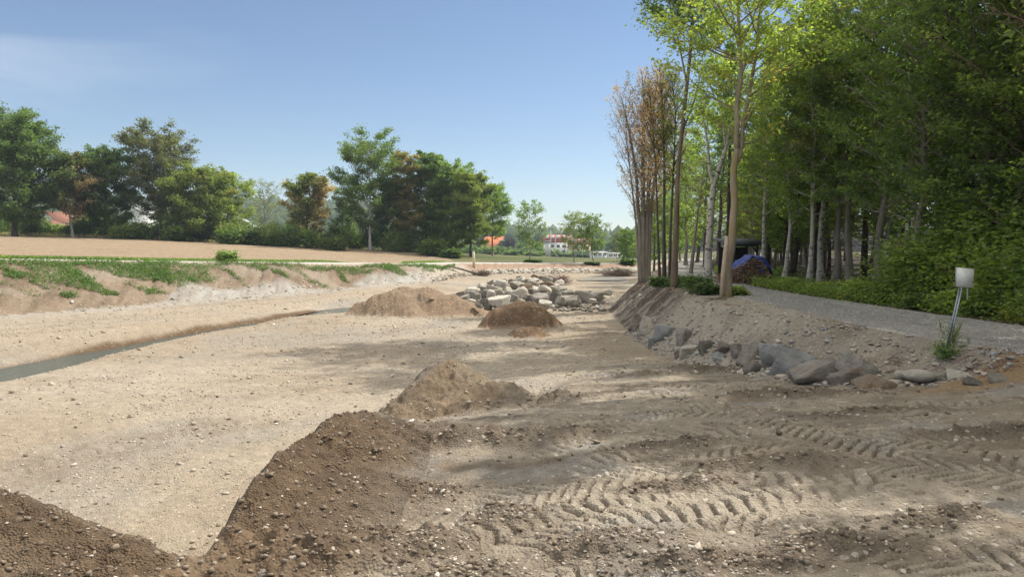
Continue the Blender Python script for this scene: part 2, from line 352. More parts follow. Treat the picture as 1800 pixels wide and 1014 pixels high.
for p in [(0, 1, 1.5), (3, 4, 1.52), (1, 5, 1.36), (0.2, 6.5, 1.24), (2, 8, 1.26), (5, 7.5, 1.45), (1.5, 10.2, 1.0), (3, 12, .88), (1.2, 13.2, .66), (3, 14.5, .62), (1.8, 17, .3), (3.3, 17.5, .3), (1.0, 19.5, .03), (3, 20.5, .02), (7, 4, 1.58), (5, -25, 1.6), (-15, -25, 1.8), (0, -5, 1.55), (-7, 1, 1.7),
          (-6, 10, 0), (-10, 14, 0), (-3, 16, 0), (-5, 22, 0), (0, 24, 0), (-6, 30, .02), (1, 30, 0), (-2, 36, .02), (2.5, 42, .15), (0, 47, .25), (4, 54, .1), (8, 70, -.12), (11, 76, -.12), (13, 79, -.05), (6.5, 66, -.1), (4, 72, .12),
          (30, -25, 1.8), (30, 20, 1.8), (30, 60, 1.9), (60, 100, 1.6), (200, 0, 2), (250, 200, 0), (-300, 0, 8), (-100, -60, 5), (0, -120, 2), (200, -200, 2), (-300, -200, 5), (-3200, -3200, 5), (3200, -3200, 5), (-3200, 3200, 14), (3200, 3200, 2), (0, 3200, 6), (0, 800, 0), (-600, 900, 12), (500, 800, -1), (-9, 64, .3), (-2.5, 66, .25), (-11, 50, .35)]:
    pts.append(tuple(map(float, p)))
r_ = delaunay_2d_cdt([Vector((p[0], p[1])) for p in pts], edges, [], 0, 1e-4)
tv = np.array([list(v) for v in r_[0]]); orig = r_[3]
tz = np.zeros(len(tv))
for i, o in enumerate(orig):
    if o: tz[i] = np.mean([pts[k][2] for k in o])
    else:   # crossing of two break lines: nearest neighbours decide
        d = [(abs(pts[k][0] - tv[i][0]) + abs(pts[k][1] - tv[i][1]), pts[k][2]) for k in range(len(pts))]
        d.sort(); tz[i] = (d[0][1] + d[1][1]) / 2; print('crossing at', tv[i])
tris = r_[2]

def tin(X, Y):
    Z = np.full(X.shape, np.nan)
    for t in tris:
        a, b, c = tv[t[0]], tv[t[1]], tv[t[2]]
        m = (X >= min(a[0], b[0], c[0]) - 1e-6) & (X <= max(a[0], b[0], c[0]) + 1e-6) & (Y >= min(a[1], b[1], c[1]) - 1e-6) & (Y <= max(a[1], b[1], c[1]) + 1e-6)
        idx = np.nonzero(m)[0]
        if not len(idx): continue
        x, y = X[idx], Y[idx]
        den = (b[1] - c[1]) * (a[0] - c[0]) + (c[0] - b[0]) * (a[1] - c[1])
        if abs(den) < 1e-12: continue
        u = ((b[1] - c[1]) * (x - c[0]) + (c[0] - b[0]) * (y - c[1])) / den
        v = ((c[1] - a[1]) * (x - c[0]) + (a[0] - c[0]) * (y - c[1])) / den
        w = 1 - u - v; ok = (u >= -1e-6) & (v >= -1e-6) & (w >= -1e-6)
        Z[idx[ok]] = (u * tz[t[0]] + v * tz[t[1]] + w * tz[t[2]])[ok]
    Z[np.isnan(Z)] = 3.0
    return Z

# polar grid, finer towards the place where the photographer stood
th_f = np.linspace(R(-43), R(43), 980)
th = np.concatenate([np.linspace(R(-180), R(-43), 90)[:-1], th_f, np.linspace(R(43), R(180), 90)[1:]])
rs = [0.02, .5, 1.0, 1.5, 2.0]
while rs[-1] < 3100:
    r = rs[-1]
    k = .0045 if r < 22 else (.007 if r < 60 else (.010 if r < 110 else .035))
    if r < 3.2: k = .03
    rs.append(r * (1 + k))
rs = np.array(rs)
TH, RR = np.meshgrid(th, rs)
GX = RR * np.sin(TH); GY = RR * np.cos(TH)
nR, nT = GX.shape
X = GX.ravel(); Y = GY.ravel()
Z = tin(X, Y)
def blur(A, n):
    for _ in range(n):
        B = A.copy(); B[1:-1] = (A[:-2] + 2 * A[1:-1] + A[2:]) / 4; A = B
        B = A.copy(); B[:, 1:-1] = (A[:, :-2] + 2 * A[:, 1:-1] + A[:, 2:]) / 4; A = B
    return A
Z = blur(Z.reshape(nR, nT), 9).ravel()
D = np.hypot(X, Y)

# far hills
hl = sstep(350, 900, D) * (1 - .0) * sstep(0, 300, Y)
az = np.degrees(np.arctan2(X, Y))
prof = np.interp(az, [-60, -34, -24, -18, -12, -9, -6, -2, 2, 5, 8, 11, 16, 30, 60], [40, 36, 30, 34, 36, 30, 22, 12, 5, 2, 2, 8, 14, 20, 20])
Z = Z + hl * prof * (.85 + .3 * fbm(X / 160, Y / 160, 3, 5))

# zones --------------------------------------------------------
toe_d, toe_s, toe_side = dline(X, Y, bank_toe)
top_d, top_s, top_side = dline(X, Y, bank_top)
on_left = top_side > 0        # beyond the top of the left bank
far_d, far_s, far_side = dline(X, Y, far_edge)
zone = np.zeros(X.shape, int)   # 0 works ground
river_poly = bank_top + path_l[::-1]
between = inpoly(X, Y, river_poly)
trk = inpoly(X, Y, offset(bank_top, .35) + track_out[::-1])
verge = inpoly(X, Y, track_out + verge_out[::-1])
fieldp = inpoly(X, Y, [(p[0], p[1]) for p in verge_out[:9]] + [Q(800, 452, 82)[:2], Q(770, 446, 95)[:2]] + [(p[0], p[1]) for p in far_edge[:7]][::-1])
pth = inpoly(X, Y, path_l + path_r[::-1])
leftall = inpoly(X, Y, [(p[0], p[1]) for p in offset(bank_top, .35)] + [(3200, 120), (3200, 3300), (-3300, 3300), (-3300, -25)])
pr_x = np.interp(Y, [p[1] for p in path_r], [p[0] for p in path_r])
forest = (X > pr_x) & (Y < 100) & ~pth
zone[leftall] = 5
zone[verge] = 4
zone[fieldp & ~verge & ~trk] = 3
zone[trk] = 2
zone[forest] = 6
zone[pth] = 1

# heaps --------------------------------------------------------
def heap(cx, cy, rx, ry, h, rot=0, seed=1, pw=1.0):
    c, s_ = math.cos(rot), math.sin(rot)
    u = ((X - cx) * c + (Y - cy) * s_) / rx; v = (-(X - cx) * s_ + (Y - cy) * c) / ry
    d = np.hypot(u, v) * (1 + .25 * (fbm(X * 1.1 + seed * 7, Y * 1.1, 3, seed) - .5) * 2)
    return h * np.clip(1 - d, 0, 1) ** pw * (1 - 0.25 * np.clip(1 - d * 2.5, 0, 1)), d
hA, dA = heap(*P(732, 549, .05)[:2], 3.4, 2.2, 1.45, 0, 11, .95)
hA2, dA2 = heap(*P(790, 550, .05)[:2], 2.2, 1.8, .95, 0, 12, .95)
hB, dB = heap(*P(918, 571, .05)[:2], 1.75, 1.5, 1.15, .2, 13, .9)
hB2, dB2 = heap(*P(930, 587, .05)[:2], .75, .9, .42, .2, 14, 1.1)
hA = np.maximum(hA, hA2); hB = np.maximum(hB, hB2); dA = np.minimum(dA, dA2); dB = np.minimum(dB, dB2)
hm_ = np.maximum(hA, hB); Z = Z + hm_ * (1 + .9 * (fbm(X / .9, Y / .9, 4, 17) - .5)) + (hm_ > .05) * .12 * np.abs(fbm(X / .35, Y / .35, 3, 18) - .5)
zone[(hA > 0.02) & (hA >= hB)] = 7
zone[(hB > 0.02) & (hB > hA)] = 8
# small ridges of pushed-up soil on the platform: (px, py, z, rx, ry, h, rot)
CL = np.zeros(X.shape)      # how cloddy the ground is
clodd = []
for (px, py, z, rx, ry, h, ro) in [
        (800, 772, 1.15, .62, .40, .17, .1), (940, 775, 1.15, .95, .28, .15, .05), (985, 700, .85, .42, .35, .20, 0), (900, 690, .9, .7, .3, .12, -.1),
        (850, 715, .95, .8, .35, .16, .1), (900, 895, 1.3, .40, .28, .10, .1), (700, 960, 1.3, .55, .35, .16, .2), (560, 985, 1.3, .4, .3, .13, 0),
        (1240, 645, .6, 1.3, .5, .25, .15), (1120, 600 + 65, .5, 1.2, .35, .12, 0), (640, 790, 1.3, .45, .45, .1, 0), (760, 850, 1.25, .4, .3, .03, 0),
        (1150, 790, 1.25, .8, .2, .06, .1), (1330, 815, 1.35, .8, .22, .06, -.1), (1180, 850, 1.35, .7, .2, .05, .1), (1500, 735, 1.3, 1.2, .22, .07, 0), (1080, 940, 1.4, .5, .3, .07, .4), (1250, 980, 1.45, .7, .2, .05, 0), (1390, 700, 1.05, 1.6, .35, .12, 0), (1650, 900, 1.5, .6, .2, .05, .3), (1750, 770, 1.4, .8, .2, .06, 0), (820, 1000, 1.35, .5, .25, .08, 0), (1480, 940, 1.5, .5, .2, .05, 0),
        (590, 690, .0, .0, .0, .0, 0)]:
    if rx == 0: continue
    p = P(px, py, z); hh, dd = heap(p[0], p[1], rx, ry, h, ro, int(px), 1.0)
    Z = Z + hh; CL = np.maximum(CL, np.clip(1.25 - dd, 0, 1))

# local coordinates / masks -------------------------------------
nearE, _, _ = dline(X, Y, edge_top)
ridge = sstep(1.5, .3, nearE) * (Y > -2)
plat = (inpoly(X, Y, [(-13, -25)] + edge_top[:16] + [(1.2, 15), (1.5, 18), (4.7, 19)] + stone_row + [(8.1, 6), (8.9, 0), (9.6, -25)])).astype(float)
plat = blur(plat.reshape(nR, nT), 4).ravel()
slope_e = np.clip(inpoly(X, Y, edge_top + edge_toe[::-1]).astype(float), 0, 1)
works = (zone == 0)
# soils (albedo)
def C(r, g, b): return np.array([r, g, b])
SAND = C(.41, .335, .245); PALE = C(.50, .44, .35); GREY = C(.33, .31, .275); DARK = C(.125, .090, .058); BROWN = C(.23, .165, .105); WHITE = C(.56, .54, .50); RED = C(.34, .235, .16)
soil = np.tile(SAND, (len(X), 1))
def paint(mask, col):
    global soil
    mask = np.clip(mask, 0, 1)[:, None]; soil = soil * (1 - mask) + np.asarray(col) * mask
n_big = fbm(X / 4.5, Y / 4.5, 4, 21); n_med = fbm(X / 1.1, Y / 1.1, 4, 22); n_str = fbm(X / 6 + Y / 30, Y / .9, 4, 23); n_sm = fbm(X * 3.2, Y * 3.2, 3, 24)
paint(sstep(.45, .7, n_big) * .6, PALE); paint(sstep(.5, .75, fbm(X / 3, Y / 3, 4, 31)) * .5, GREY)
paint(sstep(.55, .8, n_med) * .35, BROWN)
# river bed between platform and weir: pale scraped band
paint(sstep(5, 1, np.abs(Y - 19 - X * .2)) * works * .5 * sstep(.35, .6, n_str), PALE)
# platform: grey-beige crust with moist dark crumbs
paint(plat * .9, C(.335, .285, .22))
paint(plat * sstep(.50, .66, fbm(X / 1.7 + Y / 5, Y / .45, 4, 41)) * .65, C(.20, .155, .11))
paint(plat * sstep(.55, .7, fbm(X / 1.3, Y / 1.3, 4, 42)) * .55, C(.47, .41, .32))
paint(plat * sstep(.58, .72, fbm(X / .5, Y / .5, 3, 43)) * .45, C(.17, .135, .10))
paint(plat * sstep(.6, .75, fbm(X / .8, Y / .8, 3, 44)) * .5, C(.36, .35, .33))
paint(sstep(.15, .7, CL) * (.55 + .4 * n_sm), C(.16, .125, .09))
# edge mounds: dark moist loam
mound_dark = ridge * plat * sstep(9.4, 8.0, Y); paint(mound_dark * .96, C(.185, .125, .075)); paint(mound_dark * sstep(.5, .65, fbm(X * 1.7, Y * 1.7, 4, 46)) * .6, C(.12, .085, .055)); paint(mound_dark * sstep(.56, .7, fbm(X * 1.1 + 9, Y * 1.1, 4, 47)) * .5, C(.27, .205, .14))
paint(slope_e * sstep(9.4, 8.4, Y) * .9, C(.195, .14, .088))
paint(sstep(1.2, .8, np.hypot((X + 1.2) / 1.1, (Y - 10.9) / 1.3)) * .9, C(.33, .245, .16))
paint(sstep(.95, .6, np.hypot((X + 1.9) / 1.0, (Y - 12.2) / 1.5)) * .8, C(.36, .34, .31))
# left bank
lb = inpoly(X, Y, bank_toe + bank_top[::-1]) & works
hfrac = np.clip(toe_d / (toe_d + top_d + 1e-6), 0, 1)
sd = X * .86 + Y * .5           # along-bank coordinate
diag = fbm((top_s - hfrac * 4.5) / .55, hfrac * 2.2, 4, 51)
paint(lb * 1.0, C(.31, .235, .165)); paint(lb * sstep(.42, .62, diag) * .8, C(.20, .145, .095)); paint(lb * sstep(.55, .7, fbm(top_s / 2.6, hfrac * 3, 3, 52)) * .6, C(.38, .32, .25))
white = lb * sstep(.62, .42, hfrac) * sstep(.47, .58, fbm(top_s / 6.0 + 3.1, hfrac * 1.5, 3, 53) + .06 * (diag - .5))
paint(white * (.6 + .4 * sstep(.6, .4, diag)), C(.46, .44, .40))
farbank = lb * sstep(66, 72, Y); paint(farbank * .85, C(.40, .27, .19)); paint(farbank * sstep(.42, .30, hfrac), C(.52, .48, .40))
ramp_m = lb * sstep(56, 60, Y) * sstep(74, 70, Y); paint(ramp_m * .9, C(.50, .44, .36))
# haul road on the shelf with wheel tracks
sh_d, sh_s, _ = dline(X, Y, shelf)
road = works & inpoly(X, Y, bank_toe[:9] + shelf[:9][::-1])
paint(road * .6, C(.46, .38, .28)); paint(road * sstep(.48, .62, fbm(toe_s / 9, toe_d / .28, 4, 54)) * .6, C(.35, .28, .205)); paint(road * sstep(1.3, .2, toe_d) * .6, C(.42, .40, .36))
wm_d, wm_s, wm_side = dline(X, Y, w_mid)
paint(works * sstep(1.2, .8, wm_d) * (wm_side > 0) * (Y < 47) * sstep(.0, -.14, Z + .06 + .25 * (n_med - .5)), C(.15, .095, .05))
paint(works * sstep(1.0, .5, wm_d) * (wm_side < 0) * .6, C(.28, .25, .21))
# right bank
rb = inpoly(X, Y, toe_r + crest_r[::-1]) & works
rbb = inpoly(X, Y, crest_r + path_l[::-1]) & works
tr_d, tr_s, _ = dline(X, Y, toe_r)
rbn = sstep(23.5, 26, Y)
fib = .6 * fbm(tr_s / .42 + tr_d * .9, tr_d / 1.3, 4, 61) + .4 * fbm(X / .6, Y / .6, 4, 62)
paint(rb * (1 - rbn) * .8, C(.43, .385, .32)); paint(rb * rbn * .95, C(.27, .235, .19)); paint(rb * rbn * sstep(.44, .58, fib) * .9, C(.085, .065, .048)); paint(rb * rbn * sstep(.52, .4, fib) * .35, C(.42, .37, .31))  # dark fibrous root streaks, painted stronger to stand in for missing relief shadows
paint(rbb * rbn * .8, C(.20, .16, .115)); paint(rbb * (1 - rbn) * .7, C(.43, .38, .31))
slope_s = inpoly(X, Y, stone_row + [path_l[3], path_l[4], path_l[5], (5.95, 20), (4.75, 18)]) & (zone == 0)
paint(slope_s * .75, C(.31, .275, .225)); paint(slope_s * sstep(14.5, 18, Y) * .8, C(.45, .40, .325)); paint(slope_s * sstep(.5, .65, n_med) * .5, C(.22, .175, .125))
paint(sstep(1.7, 1.0, np.hypot((X - 7.4) / 1.3, (Y - 10.2) / .5)) * .9 * (zone == 0), C(.33, .225, .12))
# other zones
Zn = fbm(X / 2, Y / 2, 4, 71)
def zp(z, col): soil[zone == z] = col
zp(1, C(.40, .385, .365)); paint((zone == 1) * sstep(.45, .62, fbm(X / 1.0, Y / 5, 4, 72)) * .5, C(.29, .27, .25)); paint((zone == 1) * sstep(.5, .7, fbm(X / 2, Y / 2, 4, 73)) * .55, C(.50, .47, .42))
zp(2, C(.60, .57, .51))
zp(4, C(.075, .13, .03)); paint((zone == 4) * sstep(.4, .7, Zn) * .5, C(.16, .17, .06))
zp(3, C(.42, .32, .21)); fu = fbm(far_d / .5, far_s / 3, 3, 74); paint((zone == 3) * sstep(.4, .7, fu) * .35, C(.31, .205, .125)); paint((zone == 3) * sstep(.45, .7, fbm(X / 9, Y / 9, 4, 75)) * .3, C(.45, .33, .20))
zp(5, C(.12, .15, .045)); paint((zone == 5) * sstep(.4, .65, fbm(X / 8, Y / 8, 4, 76)) * .6, C(.24, .20, .095))
rr_ = (zone == 3) * sstep(-12, -4, X) ; paint(rr_ * .5, C(.30, .26, .13))
zp(6, C(.085, .062, .038)); paint((zone == 6) * sstep(.45, .65, Zn) * .6, C(.05, .08, .02))
zp(7, C(.36, .255, .165)); zp(8, C(.30, .195, .115)); paint((zone == 8) * sstep(.45, .6, n_med) * .7, C(.16, .10, .06)); paint((zone == 7) * sstep(.55, .7, n_med) * .4, C(.42, .32, .22))

# relief --------------------------------------------------------
nearw = np.clip((24 - D) / 20, 0, 1)
open_g = (zone == 0) | (zone >= 7)
rel = .10 * (fbm(X / 3.2, Y / 3.2, 3, 81) - .5) + .05 * (fbm(X / .8, Y / .8, 3, 82) - .5)
rel = rel + (.050 * (fbm(X * 4.5, Y * 4.5, 3, 83) - .5)) * np.clip((70 - D) / 50, 0.15, 1)
rel = rel + .022 * (fbm(X * 16, Y * 16, 2, 84) - .5) * nearw * 1.1
clod = (np.abs(fbm(X * 7, Y * 7, 3, 85) - .5) * 2)
clod2 = np.maximum(0, fbm(X * 9, Y * 9, 2, 86) - .5)
amt = np.clip(CL * 1.0 + ridge * plat * .8 + slope_e * .5 + (hA > .02) * .6 + (hB > .02) * .7, 0, 1)
rel = rel * (1 + .5 * amt) + amt * (.16 * clod2 + .05 * (clod - .3))
Z = Z + open_g * rel * (1 - .6 * (wm_d < 1.0))
Z = Z + lb * (.34 * (diag - .5) + .16 * (fbm(top_s / 1.5, hfrac * 4, 3, 87) - .5))
Z = Z + (rb * (1 - rbn)) * .22 * (fbm(X / .5, Y / .5, 4, 64) - .5)
Z = Z + (rb * rbn) * (.42 * (fib - .5) + .22 * (fbm(X / 1.4, Y / 1.4, 3, 63) - .5) + .16 * (np.abs(fbm(X / .35, Y / .35, 3, 65) - .5) * 2 - .3)) + slope_s * (.10 * clod2 + .05 * (fbm(X * 3, Y * 3, 3, 88) - .5))
Z = Z + road * .06 * (fbm(toe_s / 8, toe_d / .3, 3, 89) - .5)
Z = Z + (zone == 3) * (.10 * (fbm(far_d / .35, far_s / 1.2, 3, 90) - .5)) * np.clip((140 - D) / 60, 0, 1)
Z = Z + np.isin(zone, (1, 2)) * .03 * (fbm(X * 3, Y * 3, 3, 91) - .5) + (zone == 6) * .25 * (fbm(X / 1.5, Y / 1.5, 3, 92) - .5) * sstep(0, 1.5, X - pr_x)

# crawler and tyre tracks pressed into the platform
def pline(l, z=1.3): return [P(a, b, c) for a, b, c in l]
tracks = [
    ([(600, 905, 1.2), (760, 880, 1.22), (900, 850, 1.25), (1080, 800, 1.25), (1300, 770, 1.25), (1550, 760, 1.35), (1800, 770, 1.4)], .30, .13),
    ([(640, 945, 1.22), (820, 915, 1.25), (1000, 880, 1.28), (1250, 850, 1.33), (1500, 850, 1.4), (1800, 880, 1.5)], .30, .13),
    ([(900, 1000, 1.33), (1100, 930, 1.35), (1350, 900, 1.4), (1600, 920, 1.47), (1850, 980, 1.5)], .30, .13),
    ([(820, 830, 1.2), (1000, 775, 1.15), (1200, 735, 1.15), (1450, 710, 1.15), (1750, 715, 1.35)], .30, .13),
    ([(1000, 690, .8), (1250, 700, 1.0), (1500, 755, 1.3), (1800, 830, 1.45)], .32, .14),
    ([(900, 720, .95), (1150, 690, .85), (1400, 690, 1.0), (1650, 705, 1.2)], .32, .14),
    ([(1050, 1010, 1.43), (1200, 870, 1.36), (1300, 760, 1.23), (1340, 700, 1.0), (1300, 660, .7)], .30, .13),
    ([(1700, 1010, 1.5), (1650, 880, 1.47), (1560, 790, 1.35), (1400, 715, 1.1), (1180, 670, .6), (950, 655, .3)], .30, .13)]
tracks += [([(a, b_ + 26 + 10 * k, c) for a, b_, c in l], w, p_) for k, (l, w, p_) in enumerate(tracks[:6])]
tracks += [([(a + 30, b_ - 22, max(.3, c - .05)) for a, b_, c in l], w, p_) for l, w, p_ in tracks[1:5]]
tracks += [([(-60, 770, 0), (300, 705, 0), (700, 640, 0), (1090, 600, 0)], .32, .2), ([(-60, 840, 0), (300, 760, 0), (640, 690, 0), (900, 640, .1), (1120, 618, 0)], .3, .2), ([(380, 940, 0), (420, 800, 0), (560, 700, 0), (800, 630, 0), (1020, 590, 0)], .3, .2), ([(-50, 560 + 22, .38), (250, 552, .3), (480, 530, .3), (640, 515, .3)], .3, .22), ([(-50, 572, .38), (250, 543, .35), (480, 523, .35), (640, 509, .35)], .3, .22), ([(-60, 700, 0), (200, 668, 0), (500, 610, 0), (760, 585, 0)], .35, .2)]
idx = np.nonzero((D < 46) & (zone == 0))[0]
xs, ys = X[idx], Y[idx]; dz = np.zeros(len(idx)); dk = np.zeros(len(idx)); lt = np.zeros(len(idx))
for k, (l, w, pitch) in enumerate(tracks):
    pl_ = [P(*q) for q in l]
    # smooth the centre line
    A = np.array(pl_)[:, :2]; t = np.linspace(0, len(A) - 1, 40); A = np.stack([np.interp(t, range(len(A)), A[:, i]) for i in (0, 1)], 1)
    for _ in range(6): A[1:-1] = (A[:-2] + 2 * A[1:-1] + A[2:]) / 4
    d, s_, side = dline(xs, ys, [tuple(a) for a in A])
    wv = w * (1 + .25 * (vn(s_ * 1.3, s_ * 0, k) - .5))
    inside = sstep(wv + .03, wv - .03, d)
    lug = np.sin(2 * np.pi * (s_ + (np.where(side > 0, d, pitch / 2 + d)) * (.75 if k % 2 == 0 else .25) * 1.0) / pitch)
    wear = sstep(.30, .58, fbm(xs * .9 + k * 3, ys * .9, 3, 200 + k))
    lugh = sstep(-.85, -.35, lug) * wear
    berm_ = np.exp(-((d - wv - .05) / .05) ** 2)
    new = inside * (-.028 + .035 * lugh) + berm_ * .016 * wear
    m = inside > .3
    dz = np.where(m, new + dz * .15, dz + new)
    dk = np.maximum(dk * (1 - inside), inside * (1 - lugh) * wear * .8); lt = np.maximum(lt * (1 - inside), inside * lugh * .6)
clear = (.22 + .78 * plat[idx]) * np.clip(1 - CL[idx] * 1.5, 0, 1) * np.clip(1 - ridge[idx] * .9, 0, 1)
Z[idx] += dz * clear
m1 = np.zeros(len(X)); m1[idx] = dk * clear; paint(m1, C(.19, .15, .11))
m1 = np.zeros(len(X)); m1[idx] = lt * clear; paint(m1 * .7, C(.43, .375, .295))
soil *= .71; soil[zone == 1] *= 1.4
soil *= (.92 + .16 * fbm(X * 12, Y * 12, 2, 95))[:, None] * np.ones(3)

cm_ = sstep(1.25, .7, np.hypot((X + 1.05) / 1.25, (Y - 11.5) / 1.5)) * (zone == 0)
Z = Z + cm_ * (.30 * (fbm(X / .45, Y / .45, 4, 120) - .5) + .16 * np.abs(fbm(X / .22, Y / .22, 3, 121) - .5))
paint(cm_ * sstep(.5, .62, fbm(X / .4, Y / .4, 4, 122)) * .7, C(.17, .13, .09)); paint(cm_ * sstep(.55, .7, fbm(X / .6 + 4, Y / .6, 3, 123)) * .6, C(.33, .27, .19))
# berm objects: the mounds on the platform's edge are things of their own
hills_z = D > 420
zone[hills_z & (zone == 5)] = 9
bermA = (ridge * plat > .35) & (zone == 0) & (X > -2.05) & (Y > 4.6) & (Y < 9.2) & (X < -.75) | ((slope_e > .5) & (Y > 5.0) & (Y < 9.2) & (X > -3.0) & (nearE < 1.0))
bermB = ((ridge * plat > .25) | ((slope_e > .5) & (nearE < 1.2))) & (zone == 0) & (X < -1.95) & (Y < 5.6) & (Y > 1)
bermC = (zone == 0) & (np.hypot((X + 1.05) / 1.25, (Y - 11.5) / 1.5) < 1 + .3 * (n_med - .5))
zone[bermA] = 10; zone[bermB] = 11; zone[bermC] = 12

names = {0: ('riverbed_ground', 'pale sand and gravel works ground of the excavated river bed'), 1: ('gravel_path', 'grey crushed stone path beside the forest'), 2: ('farm_track', 'white gravel track on top of the left bank'),
         3: ('ploughed_field', 'bare ploughed field behind the track'), 4: ('grass_verge', 'narrow green verge between track and field'), 5: ('meadow_ground', 'green and straw coloured meadow before the village'),
         6: ('forest_floor', 'dark leafy soil under the forest'), 9: ('distant_hills', 'low wooded hills on the horizon')}
gm = {0: ground_mat('earth_soil', 14, .14, .30, .024), 1: ground_mat('crushed_stone', 24, .8, .55, .04, 90), 2: ground_mat('track_gravel', 30, .6, .25, .02), 3: ground_mat('ploughed_soil', 6, .2, .5, .06, 30),
      4: ground_mat('verge_soil', 20, .0, .5, .03, 30), 5: ground_mat('meadow_soil', 6, .0, .45, .05, 8), 6: ground_mat('forest_soil', 16, .1, .5, .04), 9: ground_mat('hill_soil', 1, 0, .3, .1, 5),
      7: ground_mat('gravelly_spoil', 12, .45, .4, .05), 8: ground_mat('brown_spoil', 12, .3, .45, .05), 10: ground_mat('loam_spoil', 22, .03, .5, .04, 70)}
gi = (np.arange(nR - 1)[:, None] * nT + np.arange(nT - 1)[None]).ravel()
quads = np.stack([gi, gi + 1, gi + nT + 1, gi + nT], 1)[:, ::-1]
qz = zone[quads[:, 3]]
VV = np.stack([X, Y, Z], 1)
def part_mesh(z, name, mat):
    q = quads[qz == z]
    if not len(q): return None
    u, inv = np.unique(q.ravel(), return_inverse=True)
    return mk(name, VV[u], inv.reshape(-1, 4), mat, None, True, {'soil': soil[u]})
for z, (nm, lab) in names.items():
    o = part_mesh(z, nm, gm[z])
    if o: tag(o, lab, nm.split('_')[-1], kind='structure')
for z, nm, lab, mt in [(7, 'gravel_heap', 'broad light brown heap of dug gravel left of the stone weir', 7), (8, 'earth_heap', 'smaller dark brown cone of earth in front of the stone weir', 8),
                       (10, 'soil_mound', 'dark moist loam mound along the edge of the near platform', 10), (11, 'soil_mound', 'dark brown soil mound in the lower left corner of the photo', 10), (12, 'soil_mound', 'sunlit crumbling clay mound beyond the dark loam mound', 10)]:
    o = part_mesh(z, nm, gm[mt])
    if o: tag(o, lab, 'mound' if 'mound' in nm else 'heap')

ZG = Z.reshape(nR, nT)
def gz(x, y):
    x = np.atleast_1d(np.asarray(x, float)); y = np.atleast_1d(np.asarray(y, float))
    r = np.clip(np.hypot(x, y), rs[1], rs[-2]); t = np.arctan2(x, y)
    i = np.clip(np.searchsorted(rs, r) - 1, 0, nR - 2); j = np.clip(np.searchsorted(th, t) - 1, 0, nT - 2)
    a = (r - rs[i]) / (rs[i + 1] - rs[i]); b = (t - th[j]) / (th[j + 1] - th[j])
    return (ZG[i, j] * (1 - a) * (1 - b) + ZG[i + 1, j] * a * (1 - b) + ZG[i, j + 1] * (1 - a) * b + ZG[i + 1, j + 1] * a * b)
def hit(px, py, ymin=3.0):
    d = ray(px, py); t = np.geomspace(ymin, 900, 4000)
    z = EYE + d[2] * t; g = gz(d[0] * t, t)
    k = np.nonzero(z < g)[0]
    if not len(k): return (d[0] * 100, 100, float(gz(d[0] * 100, 100)[0]))
    y = t[k[0]]; return (d[0] * y, y, float(g[k[0]]))
def at_px(px, Y):
    x = (px - 900) / F * Y; return (x, Y, float(gz(x, Y)[0]))
#REST
# ------------------------------------------------------------------ water
def strip(name, A, B, z, mat, over=.35):
    V = []; n = len(A)
    for a, b in zip(A, B):
        dx, dy = a[0] - b[0], a[1] - b[1]; L = math.hypot(dx, dy)
        V += [(a[0] + dx / L * over, a[1] + dy / L * over, z), (b[0] - dx / L * over, b[1] - dy / L * over, z)]
    Fq = np.array([[2 * i, 2 * i + 1, 2 * i + 3, 2 * i + 2] for i in range(n - 1)])
    return mk(name, V, Fq, mat)
mw, n, b, out = newmat('stream_water'); co = texco(n)
b.inputs['Base Color'].default_value = (.06, .072, .058, 1); b.inputs['Roughness'].default_value = .10
b.inputs['Specular IOR Level'].default_value = .14
mpw = nd(n, 'ShaderNodeMapping'); mpw.inputs['Scale'].default_value = (3, 1.2, 1); mpw.inputs['Rotation'].default_value = (0, 0, .35); n.links.new(co, mpw.inputs[0])
bump(n, b, noise(n, mpw.outputs[0], 2.2, 5, .6), .06)
tag(strip('stream_water', w_far[:13], w_near[:13], -.28, mw), 'narrow murky stream along the left haul road', 'stream', kind='structure')
pool = [P(1015, 492, .02), P(1090, 493, .02), P(1190, 489, .02), (16.5, 76, .02), (16, 81, .02), (10, 80, .02), (6, 75, .02)]
mpool = mw.copy(); mpool.name = 'muddy_water'; bp_ = next(q for q in mpool.node_tree.nodes if q.type == 'BSDF_PRINCIPLED'); bp_.inputs['Base Color'].default_value = (.20, .18, .14, 1); bp_.inputs['Roughness'].default_value = .4
tag(mk('pool_water', [(p[0], p[1], -.02) for p in pool], np.array([list(range(len(pool)))]), mpool), 'shallow grey pool of water beyond the stone weir', 'water', kind='structure')

